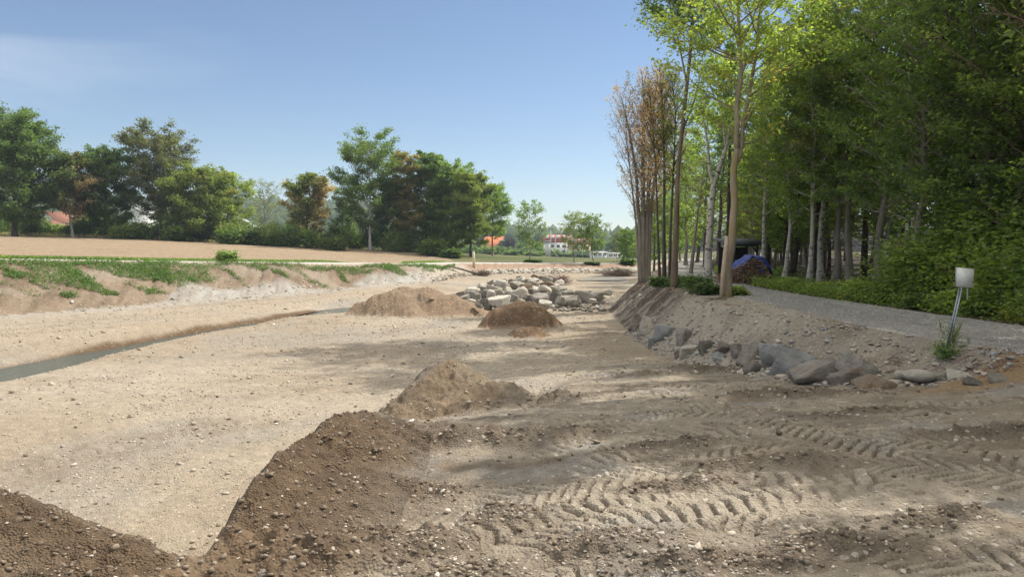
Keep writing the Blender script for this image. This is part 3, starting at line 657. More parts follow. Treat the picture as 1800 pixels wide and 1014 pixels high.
# ------------------------------------------------------------------ rocks
def ico(sub):
    import bmesh
    bm = bmesh.new(); bmesh.ops.create_icosphere(bm, subdivisions=sub, radius=1)
    V = np.array([v.co[:] for v in bm.verts]); Fc = np.array([[v.index for v in f.verts] for f in bm.faces]); bm.free(); return V, Fc
ICO5, ICO4, ICO3, ICO2, ICO1 = ico(5), ico(4), ico(3), ico(2), ico(1)
def rock_shape(seed, base=ICO4, planes=9, sharp=120, rough=.04, sq=(1, 1, 1)):
    rng = np.random.default_rng(seed); V, Fc = base
    Nn = rng.normal(size=(planes, 3)); Nn /= np.linalg.norm(Nn, axis=1)[:, None]
    Nn = np.vstack([Nn, [[0, 0, 1], [0, 0, -1]] + rng.normal(size=(2, 3)) * .15]); Nn /= np.linalg.norm(Nn, axis=1)[:, None]
    h = rng.uniform(.5, .92, len(Nn)); h[-2:] = .56
    dt = V @ Nn.T
    inv = np.where(dt > .05, dt / h, 0)
    r = (np.sum(np.maximum(inv, 1e-6) ** sharp, axis=1)) ** (-1 / sharp)
    r = np.minimum(r, 1.25)
    a, b_, c = V[:, 0] * 2 + seed, V[:, 1] * 2, V[:, 2] * 2
    nz = fbm(a + c, b_ + c * .7, 4, seed) - .5
    nz2 = np.abs(fbm(a * 2.3 - c, b_ * 2.3 + c, 3, seed + 9) - .5)
    r = r * (1 + rough * 2 * nz - rough * 1.6 * nz2)
    W = V * r[:, None] * np.array(sq)
    return W / max(np.ptp(W[:, 0]), 1e-6), Fc
RM = {'lime': rock_mat('limestone_pale', (.33, .30, .25), (.47, .435, .37), (.30, .23, .15), .60),
      'dark': rock_mat('rock_brown_grey', (.17, .145, .12), (.28, .25, .215), (.20, .14, .09), .55),
      'grey': rock_mat('rock_grey', (.19, .175, .15), (.31, .285, .25), (.30, .23, .16), .6),
      'blue': rock_mat('rock_blue_grey', (.20, .205, .20), (.30, .305, .30), (.26, .24, .21), .66),
      'brown': rock_mat('rock_rusty', (.27, .20, .14), (.36, .29, .22), (.22, .13, .07), .55),
      'white': rock_mat('rock_white', (.42, .39, .33), (.54, .51, .44), (.42, .36, .27), .64)}
VAR = [rock_shape(300 + i, ICO4) for i in range(9)]
MESHES = {}
def rock(kind, var, loc, size, rot, sq=(1, .85, .75), name='boulder'):
    key = (kind, var)
    if key not in MESHES:
        V, Fc = VAR[var]; o = mk(name, V, Fc, RM[kind], None, False); MESHES[key] = o.data
        pass
    else:
        o = bpy.data.objects.new(name, MESHES[key]); COL.objects.link(o)
    o.location = loc; o.scale = (size * sq[0], size * sq[1], size * sq[2]); o.rotation_euler = rot
    return o
rng = np.random.default_rng(7)
WL = [(160,435,95,45,'dark'),(205,480,90,55,'lime'),(280,400,125,50,'lime'),(310,460,120,75,'grey'),(290,510,80,50,'white'),(390,365,95,65,'lime'),(415,445,80,110,'grey'),(478,450,85,115,'lime'),(505,385,135,50,'lime'),(545,430,90,85,'lime'),(565,508,190,100,'white'),(585,365,130,105,'lime'),(540,325,110,50,'lime'),(690,345,130,78,'white'),(648,410,85,75,'lime'),(688,470,65,75,'white'),(745,430,130,100,'lime'),(800,357,100,50,'brown'),(850,425,85,80,'dark'),(895,340,95,60,'lime'),(930,400,95,65,'lime'),(935,485,140,95,'grey'),(985,528,120,75,'white'),(990,400,115,85,'lime'),(1010,352,115,50,'brown'),(1080,470,130,115,'grey'),(1100,390,150,55,'white'),(1160,500,85,75,'lime'),(1200,440,115,65,'lime'),(1262,492,160,88,'lime'),(1290,430,105,55,'white'),(1400,472,170,120,'lime'),(1440,420,75,50,'white'),(1525,458,115,95,'lime'),(1612,418,80,50,'lime'),(1020,290,90,50,'white'),(1085,285,85,50,'lime'),(900,302,85,42,'lime'),(840,305,65,38,'dark'),(760,292,75,48,'white'),(700,305,65,40,'lime'),(905,255,70,38,'brown'),(965,272,60,32,'dark'),(1140,322,75,50,'white'),(1110,352,65,40,'lime'),(410,512,80,65,'grey'),(430,562,80,55,'grey'),(350,548,70,42,'lime'),(358,510,60,40,'white'),(742,268,45,32,'dark'),(820,460,80,55,'lime'),(622,450,65,55,'grey'),(655,300,50,32,'lime'),(460,320,70,40,'white'),(240,430,60,38,'dark'),(1180,400,70,45,'lime'),(1350,440,60,60,'grey'),(870,470,60,50,'dark'),(590,300,60,35,'white'),(800,300,55,35,'white'),(480,560,60,40,'grey'),(380,420,60,45,'grey'),(1475,500,60,40,'white'),(1320,515,70,45,'lime')]
special = {10: 'largest whitish boulder at the foot of the stone weir', 31: 'big pale boulder with a cracked face in the right row of the weir', 25: 'blocky grey boulder where the weir heap meets its right row', 13: 'broad flat white boulder on the upper rim of the weir',
           0: 'dark boulder half buried at the left end of the weir', 41: 'small brown boulder perched highest on the back of the weir', 33: 'rounded pale boulder last but one at the right end of the weir', 34: 'pale boulder ending the right row of the weir beside the dark bank',
           22: 'whitish boulder lying just behind the dark earth cone', 17: 'rusty brown boulder wedged under the upper rim of the weir', 29: 'wide pale slab-sided boulder left of the cracked one in the weir row', 26: 'long low white slab on top of the weir beside its right row'}
for i, (x, y, w, h, k) in enumerate(WL):
    px, py = 780 + x / 5.625, 440 + y / 5.625
    Yd = 36.5 + (505 - y) / 235 * 19
    p = Q(px, py, Yd); sz = w / 5.625 / F * Yd * 1.25; hz = h / 5.625 / F * Yd * 1.25
    o = rock(k, i % 9, p, 1, (rng.uniform(-.3, .3), rng.uniform(-.3, .3), rng.uniform(-.5, .5) + (math.pi if rng.random() < .5 else 0)))
    dm = MESHES[(k, i % 9)]; co_ = VAR[i % 9][0]; o.scale = (sz, sz * rng.uniform(.8, 1.1), hz / np.ptp(co_[:, 2]))
    lab = special.get(i, {'lime': 'pale limestone boulder piled in the stone weir', 'white': 'whitish boulder piled in the stone weir', 'grey': 'grey angular boulder piled in the stone weir', 'dark': 'dark brown boulder wedged in the stone weir', 'brown': 'rusty brown boulder at the top of the stone weir'}[k])
    tag(o, lab, 'boulder', 'boulders of the stone weir')
# hidden footing of the weir: small stones between the big ones
def scatter_stones(name, pos, size, mat, seed, base=ICO1, flat=.65, label=None, cat='gravel', kind='stuff'):
    rg = np.random.default_rng(seed); V, Fc = base; N = len(pos)
    out = []
    sh = [rock_shape(seed * 31 + q, base, 7, 10, .05)[0] for q in range(6)]
    sh = np.array(sh); pick = rg.integers(0, 6, N)
    B = sh[pick]                                       # N,nv,3
    a = rg.uniform(0, 2 * np.pi, N); c, s_ = np.cos(a), np.sin(a)
    sc = np.stack([size * rg.uniform(.8, 1.3, N), size * rg.uniform(.6, 1, N), size * flat * rg.uniform(.6, 1.3, N)], 1)
    B = B * sc[:, None]
    tl = rg.uniform(-.5, .5, N); ct, st = np.cos(tl), np.sin(tl)
    xz = B[..., 0] * ct[:, None] - B[..., 2] * st[:, None]; zz = B[..., 0] * st[:, None] + B[..., 2] * ct[:, None]
    Xr = xz * c[:, None] - B[..., 1] * s_[:, None]; Yr = xz * s_[:, None] + B[..., 1] * c[:, None]
    W = np.stack([Xr, Yr, zz], -1) + pos[:, None]
    Fa = (Fc[None] + (np.arange(N) * len(V))[:, None, None]).reshape(-1, 3)
    o = mk(name, W.reshape(-1, 3), Fa, mat, None, 'soil' not in name)
    return tag(o, label, cat, kind=kind)
def stone_mat(name, cols, rough=.85):
    m, n, b, out = newmat(name); g = nd(n, 'ShaderNodeNewGeometry'); r = nd(n, 'ShaderNodeValToRGB')
    e = r.color_ramp.elements; e[0].color = (*cols[0], 1); e[1].color = (*cols[-1], 1)
    for i, c in enumerate(cols[1:-1]): k = e.new((i + 1) / (len(cols) - 1)); k.color = (*c, 1)
    n.links.new(g.outputs['Random Per Island'], r.inputs[0]); co = texco(n)
    c = mixc(n, 1.0, r.outputs[0], ramp(n, noise(n, co, 30, 4, .6), .3, .7, (.75,) * 3 + (1,), (1.2,) * 3 + (1,)), 'MULTIPLY')
    n.links.new(c, b.inputs['Base Color']); b.inputs['Roughness'].default_value = rough
    bump(n, b, noise(n, co, 45, 4, .7), .006); return m
SM = stone_mat('river_pebbles', [(.28, .235, .18), (.40, .34, .26), (.34, .31, .27), (.50, .455, .38), (.30, .24, .17), (.58, .54, .47)])
SMd = stone_mat('soil_clods', [(.11, .082, .055), (.17, .13, .09), (.24, .19, .14), (.14, .11, .08), (.33, .28, .22)])
SMl = stone_mat('soil_crumbs', [(.30, .25, .185), (.38, .32, .24), (.26, .21, .155), (.42, .36, .275)])
rg = np.random.default_rng(5)
def zone_at(x, y):
    r = np.clip(np.hypot(x, y), rs[1], rs[-2]); t = np.arctan2(x, y)
    i = np.clip(np.searchsorted(rs, r) - 1, 0, nR - 2); j = np.clip(np.searchsorted(th, t) - 1, 0, nT - 2)
    return zone.reshape(nR, nT)[i, j], CL.reshape(nR, nT)[i, j], ridge.reshape(nR, nT)[i, j] * plat.reshape(nR, nT)[i, j], slope_s.reshape(nR, nT)[i, j], (plat.reshape(nR, nT)[i, j] > .5), slope_e.reshape(nR, nT)[i, j], (hA + hB).reshape(nR, nT)[i, j], (np.abs(wm_d) < 1.1).reshape(nR, nT)[i, j]
def polar(N, r0, r1, a0=-42, a1=42):
    r = np.exp(rg.uniform(math.log(r0), math.log(r1), N)); a = np.radians(rg.uniform(a0, a1, N))
    return r * np.sin(a), r * np.cos(a), r
# loose stones over the bed and the platform
x, y, r = polar(80000, 3.2, 48); z_, cl, rd, ss, pl_, se, hp, wt = zone_at(x, y)
dens = np.where(pl_ > 0, .10 + .35 * cl, 1.0) * (.25 + 1.5 * sstep(.4, .7, fbm(x / 1.4, y / 1.4, 3, 301)))
dens = np.where(ss > 0, 1.3, dens); dens = np.where(z_ == 7, .9, dens); dens = np.where(rd > .3, .07, dens); dens = np.where(se > .5, .12, dens)
ok = np.isin(z_, (0, 7, 8, 10, 11, 12)) & (rg.random(len(x)) < dens) & ~wt
x, y, r, ss = x[ok], y[ok], r[ok], ss[ok]
size = (.006 + .012 * rg.random(len(x)) ** 3) * (1 + r / 8) * (1 + 1.5 * (rg.random(len(x)) > .965)) * np.where(ss > 0, 1.25, 1)
pos = np.stack([x, y, gz(x, y) + size * .12], 1)
big = size > .055
nr_ = r < 9
scatter_stones('pebbles', pos[nr_], size[nr_], SM, 11, ICO2, label='scattered round pebbles and stones lying on the bare earth')
scatter_stones('gravel', pos[~nr_], size[~nr_], SM, 12, ICO1, label='loose stones strewn over the river bed and heaps')
# clods of soil
x, y, r = polar(90000, 3.0, 24, -40, 42); z_, cl, rd, ss, pl_, se, hp, wt = zone_at(x, y)
dens = np.where(pl_ > 0, .05 + 1.0 * sstep(.15, .8, cl), .02) + .42 * sstep(.3, .8, rd) + .25 * (se > .5)
ok = np.isin(z_, (0, 10, 11, 12)) & (rg.random(len(x)) < dens); x, y, r, z2 = x[ok], y[ok], r[ok], z_[ok]
size = (.004 + .030 * rg.random(len(x)) ** 7) * (1 + r / 12)
pos = np.stack([x, y, gz(x, y) + size * .15], 1); lit_ = z2 == 12
xs_, ys_, rs_ = polar(26000, 5.5, 13, -42, -6); dt2, _, _ = dline(xs_, ys_, edge_toe); okk = (dt2 < .55 * rg.random(len(xs_)) ** 1.3) & (rg.random(len(xs_)) < .8)
xs_, ys_, rs_ = xs_[okk], ys_[okk], rs_[okk]; sz2 = (.006 + .035 * rg.random(len(xs_)) ** 5) * (1 + rs_ / 12)
scatter_stones('soil_spill', np.stack([xs_, ys_, gz(xs_, ys_) + sz2 * .15], 1), sz2, SMl, 24, ICO1, .8, label='crumbs that rolled down to the foot of the dark mounds')
scatter_stones('soil_clods', pos[~lit_], size[~lit_], SMd, 13, ICO2 if False else ICO1, .8, label='dark crumbs and clods of freshly dug soil')
scatter_stones('soil_crumbs', pos[lit_], size[lit_], SMl, 14, ICO1, .8, label='light crumbs of dry soil on the clay mound')
N = 14000; y = np.exp(rg.uniform(math.log(9), math.log(34), N)); e0 = np.interp(y, [q[1] for q in path_l], [q[0] for q in path_l]); e1 = np.interp(y, [q[1] for q in path_r], [q[0] for q in path_r]); x = e0 + (e1 - e0) * rg.random(N)
size = (.008 + .02 * rg.random(N) ** 3) * (.5 + y / 14); pos = np.stack([x, y, gz(x, y) + size * .1], 1)
scatter_stones('path_gravel', pos, size, stone_mat('crushed_grey', [(.26, .25, .23), (.42, .40, .37), (.33, .32, .295), (.54, .52, .48)]), 23, ICO1, label='coarse crushed stones lying loose on the path')
# angular rubble in the slope below the path
N = 9000; x = rg.uniform(3.9, 8.2, N); y = rg.uniform(10.2, 27, N); zz_ = zone_at(x, y)
inb = inpoly(x, y, [(p_[0], p_[1]) for p_ in stone_row[1:]] + [(7.4, 11), (6.9, 15), (6.3, 20), (6.0, 26), (4.0, 27), (4.2, 22), (4.5, 18)])
dr_, _, _ = dline(x, y, stone_row[1:] + [(8, 10)]); dt_, _, _ = dline(x, y, toe_r)
ok = inb & (rg.random(N) < .16 + .84 * sstep(1.2, .2, np.minimum(dr_, dt_)) + .25 * sstep(.5, .7, fbm(x / .7, y / .7, 3, 305)))
x, y = x[ok], y[ok]; size = .03 + .14 * rg.random(len(x)) ** 3; pos = np.stack([x, y, gz(x, y) + size * .1], 1)
scatter_stones('slope_rubble', pos, size, stone_mat('rubble', [(.20, .18, .15), (.32, .29, .25), (.25, .26, .26), (.42, .38, .32), (.26, .20, .15)]), 19, ICO2, label='broken stones and rubble in the slope below the path')
# white rubble at the foot of the left bank and filler in the weir
N = 16000; x = rg.uniform(-24, 24, N); y = rg.uniform(24, 98, N)
td, ts, sdn = dline(x, y, bank_toe); lbm = inpoly(x, y, offset(bank_toe, -.6) + bank_top[::-1])
pr = sstep(2.4, .2, td) * (.15 + sstep(.45, .6, fbm(ts / 6 + 3.1, td / 3, 3, 53))); ok = lbm & (rg.random(N) < pr)
x, y = x[ok], y[ok]; size = rg.uniform(.06, .22, len(x)); pos = np.stack([x, y, gz(x, y) + size * .1], 1)
scatter_stones('bank_rubble', pos, size, RM['white'], 15, ICO1, label='pale rubble stones at the foot of the left bank')
px = rg.uniform(806, 1062, 2600); yy = rg.uniform(250, 530, 2600); Yd = 37 + (505 - yy) / 235 * 19
ok = (px > 780 + np.interp(yy, [250, 330, 420, 500, 560], [760, 480, 170, 230, 330]) / 5.625) & (px < 780 + np.interp(yy, [250, 330, 400, 410, 530], [1050, 1150, 1180, 1600, 1600]) / 5.625)
px, Yd = px[ok], Yd[ok]; x = (px - 900) / F * Yd; size = rg.uniform(.08, .35, len(x)); pos = np.stack([x, Yd, gz(x, Yd) + size * .2], 1)
scatter_stones('weir_rubble', pos, size, RM['lime'], 16, ICO2, label='small stones filling the gaps of the stone weir')

# right bank boulders (read from the photo), near row by the path
BL = [(595,440,95,70,'grey','grey angular boulder, farthest of the large ones in the row below the path'),(668,445,120,105,'grey','upright triangular grey boulder in the row below the path'),(770,462,110,140,'blue','tall slanting blue-grey slab in the row below the path'),(820,485,150,120,'blue','lighter blue slab leaning against the taller slanting slab'),
      (905,532,185,110,'grey','largest rounded grey boulder in the row below the path'),(682,512,100,60,'grey','low grey stone in front of the triangular boulder'),(518,478,65,35,'blue','small pale blue stone at the far end of the boulder row'),(1058,560,140,75,'dark','dark undercut boulder between two larger grey ones'),
      (1110,515,150,95,'grey','grey boulder half buried in the slope behind the dark undercut one'),(1178,578,160,70,'brown','rusty brown low boulder left of the round white stone'),(1270,552,58,52,'white','round white cobble sitting beside the rusty brown boulder'),(1348,556,135,60,'grey','flat grey boulder right of the round white cobble'),
      (1465,556,60,30,'lime','small pale stone under the leaning sign post'),(1515,551,75,32,'white','whitish flat stone just right of the leaning sign post'),
      (222,332,75,70,'lime','pale boulder highest in the far part of the bank'),(300,362,85,70,'blue','blue-grey boulder in the far part of the bank'),(243,398,60,50,'blue','dark bluish stone lowest in the far part of the bank'),(370,382,70,80,'grey','grey slab tilted on edge in the bank below the thick tree'),(400,440,85,50,'lime','pale stone at the foot of the sunlit gravel slope'),(165,318,60,60,'dark','dark stone by the washed out roots in the bank'),(350,455,65,40,'lime','small pale stone at the toe of the bank'),(470,430,60,60,'grey','grey stone half covered by gravel beyond the boulder row'),(545,430,60,50,'dark','darker stone tucked behind the far end of the boulder row'),
      (1420,590,50,30,'lime','small pale stone in the rubble in front of the sign post'),(1700,560,90,40,'lime','pale stone in the rubble at the right edge of the photo'),(1600,580,70,35,'grey','grey stone in the rubble right of the sign post'),(1110,352,45,22,'lime','pale stone lying alone on the slope below the path edge')]
for i, (x, y, w, h, k, lab) in enumerate(BL):
    px, py = 1050 + x / 2.4, 430 + y / 2.4
    p = hit(px, py + h / 2.4 * .30); sz = w / 2.4 / F * p[1] * 1.22; hz = h / 2.4 / F * p[1] * 1.42
    round_ = 'cobble' in lab
    if round_: sz *= .82; hz *= .72
    v = i % 9
    if round_:
        o = mk('boulder', ICO4[0] * .5 * np.array([1, .9, .88]) * (1 + .05 * (fbm(ICO4[0][:, 0] * 2 + 5, ICO4[0][:, 1] * 2 + ICO4[0][:, 2], 2, 3)[:, None] - .5)), ICO4[1], RM['white'], None, True)
        o.location = (p[0], p[1] - .05, p[2] + hz * .32); o.scale = (sz, sz, hz * 1.0)
    else:
        o = rock(k, v, (p[0], p[1] + sz * .12, p[2] - hz * .02), 1, (rng.uniform(-.5, .3), rng.uniform(-.5, .5) + (-.5 if 'slab' in lab and i < 4 else 0), rng.uniform(0, 6.28)))
        o.scale = (sz, sz * .85, hz / np.ptp(VAR[v][0][:, 2]))
    tag(o, lab, 'boulder', 'boulders along the right bank')
# revetment stones along the far left bank: single stones one could count
k = 0
for row, (dy, n_) in enumerate([(0, 62), (3.2, 58), (6.2, 40)]):
    for q in range(n_):
        t = q / n_; px = 762 + t * 352 + rng.uniform(-2, 2)
        base = np.interp(px, [760, 800, 845, 900, 1000, 1120], [497, 488, 482, 481, 480, 480])
        if row == 2 and rng.random() < .35: continue
        p = hit(px, base - dy + rng.uniform(-.8, .8), 45)
        if p[1] > 110: continue
        w = rng.uniform(5.0, 8.5) / F * p[1]
        o = rock(['white', 'lime', 'white'][k % 3], k % 9, (p[0], p[1], p[2] + .05), 1, (rng.uniform(-.4, .4), rng.uniform(-.4, .4), rng.uniform(0, 6)), name='revetment_stone')
        o.scale = (w, w * .8, w * .75); k += 1
        tag(o, 'pale stone in the ' + ['lowest', 'middle', 'top'][row] + ' revetment row ' + next(t_ for a_, t_ in [(800, 'left of the marker post'), (850, 'between the marker post and the dark root ball'), (930, 'below the twin-stemmed tree'), (1000, 'left of the olive-leaved tree'), (1060, 'below the olive-leaved tree'), (1300, 'beyond the pool')] if px < a_), 'stone', 'revetment stones of the far bank')

# ------------------------------------------------------------------ plants
LM = {
 'dark': leaf_mat('leaves_dark_green', [(.028, .055, .016), (.055, .100, .026), (.11, .165, .045)], .38),
 'mid': leaf_mat('leaves_green', [(.038, .075, .015), (.08, .135, .028), (.15, .21, .05)], .42),
 'olive': leaf_mat('leaves_olive', [(.05, .075, .016), (.105, .14, .030), (.18, .21, .05)], .42, (.28, .22, .07), .0, .4),
 'yellow': leaf_mat('leaves_yellow_green', [(.07, .11, .018), (.15, .20, .035), (.27, .31, .06)], .5, (.34, .26, .05), .22, .5),
 'autumn': leaf_mat('leaves_turning', [(.035, .06, .014), (.075, .11, .025), (.14, .15, .04)], .35, (.55, .38, .24), .62, .16),
 'ochre': leaf_mat('leaves_ochre', [(.07, .08, .02), (.15, .13, .035), (.26, .20, .06)], .35, (.32, .22, .08), .3, .3),
 'grey': leaf_mat('leaves_grey_green', [(.05, .065, .03), (.10, .115, .055), (.17, .17, .09)], .3, (.30, .24, .15), .05, .4),
 'copper': leaf_mat('leaves_copper', [(.016, .012, .018), (.035, .022, .032), (.06, .035, .045)], .2),
 'red': leaf_mat('leaves_dry_red', [(.18, .09, .07), (.30, .17, .12), (.38, .27, .18)], .3, (.16, .15, .04), .45, .6),
 'weed': leaf_mat('leaves_weeds', [(.06, .13, .022), (.11, .22, .036), (.16, .30, .055)], .35),
 'straw': leaf_mat('dry_grass', [(.22, .16, .08), (.33, .25, .13), (.42, .33, .19)], .25),
 'deep': leaf_mat('leaves_forest', [(.048, .088, .015), (.11, .165, .028), (.20, .26, .048)], .55, (.24, .23, .04), .12, .5)}
BK = {'grey': bark_mat('bark_grey', (.16, .135, .11), (.30, .265, .22)), 'pale': bark_mat('bark_pale', (.36, .33, .285), (.55, .52, .47), (.10, .085, .07), 5, 1.2),
      'dark': bark_mat('bark_dark', (.05, .04, .032), (.11, .09, .07)), 'ochre': bark_mat('bark_with_lichen', (.24, .19, .14), (.38, .32, .25), None, 5, .2, (.29, .23, .10)),
      'brown': bark_mat('bark_brown', (.13, .095, .065), (.24, .185, .135)), 'red': bark_mat('bark_twigs_red', (.16, .10, .085), (.27, .18, .155))}
def leaves(pos, size, tint, rng, up=.5, asp=.55, dirs=None):
    N = len(pos); nrm = rng.normal(size=(N, 3)); nrm[:, 2] = np.abs(nrm[:, 2]) + up; nrm /= np.linalg.norm(nrm, axis=1)[:, None]
    t = rng.normal(size=(N, 3)); 
    if dirs is not None: t = t * .5 + dirs
    t -= (t * nrm).sum(1)[:, None] * nrm; t /= np.linalg.norm(t, axis=1)[:, None] + 1e-9
    bb = np.cross(nrm, t); L = (size * rng.uniform(.65, 1.3, N))[:, None]; W = L * asp
    V = np.stack([pos - t * L * .5, pos + bb * W * .5 + nrm * L * .06, pos + t * L * .5, pos - bb * W * .5 + nrm * L * .06], 1).reshape(-1, 3)
    return V, np.arange(N * 4).reshape(N, 4), np.repeat(tint, 4)
PROF = {'oval': lambda t: math.sin(math.pi * min(1, .18 + .80 * t)) ** .75, 'round': lambda t: math.sqrt(max(.02, 1 - (2 * t - .85) ** 2 / 1.4)), 'cone': lambda t: (1 - t) ** .8 + .06,
        'vase': lambda t: .35 + .75 * math.sin(math.pi * (.1 + .78 * t)), 'column': lambda t: .75 + .35 * math.sin(t * 9) * .5 if t < .85 else .9 - (t - .85) * 4.5}
def gen_tree(seed, H, r0, base=.3, spread=.3, prof='oval', limbs=34, up=.35, nleaf=9000, lsize=.2, sig=.22, stems=None, sub=6, droop=0, wob=.02, twig=True, k=7, thin=0, limb_r=.35, start=None, bare=0.0, lean=(0, 0)):
    """returns wood (MB) and leaves (V, F, tint). stems: list of polylines [(x,y,z,r)...] local; limbs are grown from each."""
    rg = np.random.default_rng(seed); W = MB(); ends = []; spread_m = spread * H
    if stems is None:
        n_ = 12; tt = np.linspace(0, 1, n_); a = np.cumsum(rg.normal(size=(n_, 2)) * wob * H / 3, axis=0); a -= a[0]
        a += np.outer(tt ** 1.3, np.array(lean) * H)
        st = [np.stack([a[:, 0], a[:, 1], tt * H * .97, r0 * (1 - tt * .93) * (1 + .5 * np.exp(-tt * 22))], 1)]
    else: st = [np.array(s, float) for s in stems]
    tot = sum(s[-1][2] - s[0][2] for s in st)
    for s in st:
        t_ = np.linspace(0, len(s) - 1, max(10, len(s) * 5)); sm = np.stack([np.interp(t_, range(len(s)), s[:, i]) for i in range(4)], 1)
        for _ in range(2): sm[1:-1] = (sm[:-2] + 2 * sm[1:-1] + sm[2:]) / 4
        if stems is not None and k > 10:
            ph_ = rg.uniform(0, 6); sm[1:, 0] += .045 * np.sin(sm[1:, 2] * 1.7 + ph_) * np.clip(sm[1:, 2], 0, 1) + .02 * np.sin(sm[1:, 2] * 4.1 + ph_ * 2)
        W.tube(sm[:, :3], sm[:, 3], k, True, .5, .16, rg)
        nl = max(4, int(limbs * (s[-1][2] - s[0][2]) / max(tot, .1)))
        for q in range(nl):
            hz = base * H + (H - base * H) * ((q + rg.random()) / nl) ** .9
            if hz < s[0][2] or hz > s[-1][2]: continue
            f = np.interp(hz, sm[:, 2], np.arange(len(sm))); c = [np.interp(f, range(len(sm)), sm[:, i]) for i in range(4)]
            t = (hz - base * H) / (H * (1 - base)); L = spread_m * PROF[prof](t) * rg.uniform(.6, 1.15)
            az = q * 2.399 + rg.uniform(-.5, .5); upv = up + .35 * t + rg.uniform(-.15, .15)
            m = 6; u = np.linspace(0, 1, m); d = np.array([math.cos(az), math.sin(az), 0])
            pl = np.array(c[:3]) + np.outer(u * L, d) + np.outer(L * (upv * u + (.18 - droop) * u ** 2), [0, 0, 1])
            pl[1:] += rg.normal(size=(m - 1, 3)) * L * .045 * u[1:, None]
            rl = min(c[3] * .6, .012 * L + .006) * (limb_r / .35)
            W.tube(pl, rl * (1 - .85 * u) + .003, 5 if L > 1.2 else 4, False, .5)
            for sb in range(sub):
                f = rg.uniform(.25, 1) if sb else 1.0; o_ = np.array([np.interp(f * (m - 1), range(m), pl[:, i]) for i in range(3)])
                l2 = L * rg.uniform(.18, .42) * (1.15 - .5 * f); a2 = az + rg.uniform(-1.3, 1.3)
                e = o_ + l2 * np.array([math.cos(a2), math.sin(a2), rg.uniform(-.15, .6) + up * .5 - droop * .8])
                mid = (o_ + e) / 2 + rg.normal(size=3) * l2 * .08
                if twig: W.tube([o_, mid, e], [rl * .35 + .002, rl * .22 + .002, .0015], 3, False, .5)
                ends.append((o_, mid, e, l2, t))
    V = Fq = T = None
    if nleaf:
        E = len(ends); wts = np.array([x[3] for x in ends]); clump = rg.uniform(.25, 1.6, E) * (rg.random(E) > bare); wts = wts * clump; wts /= wts.sum()
        pk = rg.choice(E, nleaf, p=wts); A = np.array([x[0] for x in ends])[pk]; B_ = np.array([x[2] for x in ends])[pk]
        u = rg.uniform(.15, 1.12, nleaf)[:, None]; cs = rg.random(E)[pk]
        pos = A + (B_ - A) * u + rg.normal(size=(nleaf, 3)) * np.array([1, 1, .55]) * sig * (np.array([x[3] for x in ends])[pk] ** .5)[:, None]
        V, Fq, T = leaves(pos, np.full(nleaf, lsize), np.clip(cs * .6 + rg.random(nleaf) * .4, 0, 1), rg, .5)
    return W, (V, Fq, T)
def build_tree(name, loc, label, cat, group, leafm, bark, rz=0, lean=None, crown='crown', **kw):
    W, (V, Fq, T) = gen_tree(**kw)
    r = empty(name, loc, rz, label, cat, group)
    W.build('trunk', BK[bark], r, True)
    if V is not None: mk(crown, V, Fq, LM[leafm], r, False, {'tint': T})
    return r
def place_copy(src, loc, rz, sc, label, group=None):
    c = copy_tree(src); c.location = loc; c.rotation_euler = (0, 0, rz); c.scale = (sc, sc, sc * random.uniform(.93, 1.08)); c['label'] = label
    if group: c['group'] = group
    return c
random.seed(3)
def treeline(px, top, base, wpx, Y, leafm, bark, label, seed, prof='oval', nleaf=9000, lsize=.30, cb=.15, name='tree', up=.3, sig=.30, limbs=40, r=.2, sub=7, group='trees along the far side of the field', **kw):
    if Y < 110 and 'young' not in group: nleaf = int(nleaf * 2.1); sig = sig * 1.35; lsize *= .92; limbs = int(limbs * 1.3)
    p = at_px(px, Y); z0 = p[2]; H = (EYE + (430 - top) / F * Y) - z0; H = max(H, 2) * (.88 if Y < 110 and 'young' not in group else .95); wpx *= .92
    return build_tree(name, (p[0], p[1], z0 - .1), label, 'tree', group, leafm, bark, seed=seed, H=H, r0=r * H / 14, base=cb, spread=(wpx / 2 / F * Y) / H, prof=prof, limbs=limbs, up=up, nleaf=nleaf, lsize=lsize, sig=sig, sub=sub, **kw)
# left row
treeline(28, 190, 412, 150, 88, 'dark', 'dark', 'huge dark green tree cut by the left edge of the photo', 501, 'round', 24000, .34, .10, limbs=64, r=.3)
treeline(130, 256, 420, 95, 92, 'autumn', 'pale', 'tree turning orange with a pale bare trunk, next to the huge dark one', 502, 'oval', 9500, .30, .22)
treeline(188, 246, 420, 118, 95, 'dark', 'dark', 'bushy dark green tree between the orange one and the tallest in the left clump', 503, 'oval', 15000, .31, .08)
treeline(282, 230, 423, 120, 97, 'grey', 'grey', 'tall irregular grey-green tree, the tallest in the middle of the left clump', 504, 'vase', 17000, .30, .14, limbs=54, sig=.28)
treeline(352, 286, 426, 108, 96, 'olive', 'dark', 'broad olive green tree with dense foliage to the ground', 505, 'round', 14000, .31, .04)
treeline(402, 285, 428, 85, 99, 'yellow', 'grey', 'light open tree with yellowish leaves ending the left clump', 506, 'oval', 7500, .28, .12)
treeline(465, 318, 418, 62, 112, 'grey', 'grey', 'small bare-looking tree standing alone in the gap of the row', 507, 'round', 2300, .24, .25, limbs=44, sub=9)
treeline(540, 290, 431, 78, 97, 'autumn', 'dark', 'tree with dark green skirt and salmon orange top after the gap', 508, 'oval', 14000, .30, .04)
treeline(604, 318, 432, 48, 99, 'dark', 'dark', 'thin dark see-through tree right of the salmon topped one', 509, 'column', 2800, .26, .12, limbs=40)
treeline(652, 232, 437, 104, 95, 'mid', 'pale', 'tallest tree of the right clump, spreading top on a pale visible trunk', 510, 'vase', 13000, .28, .18, limbs=50, sig=.27)
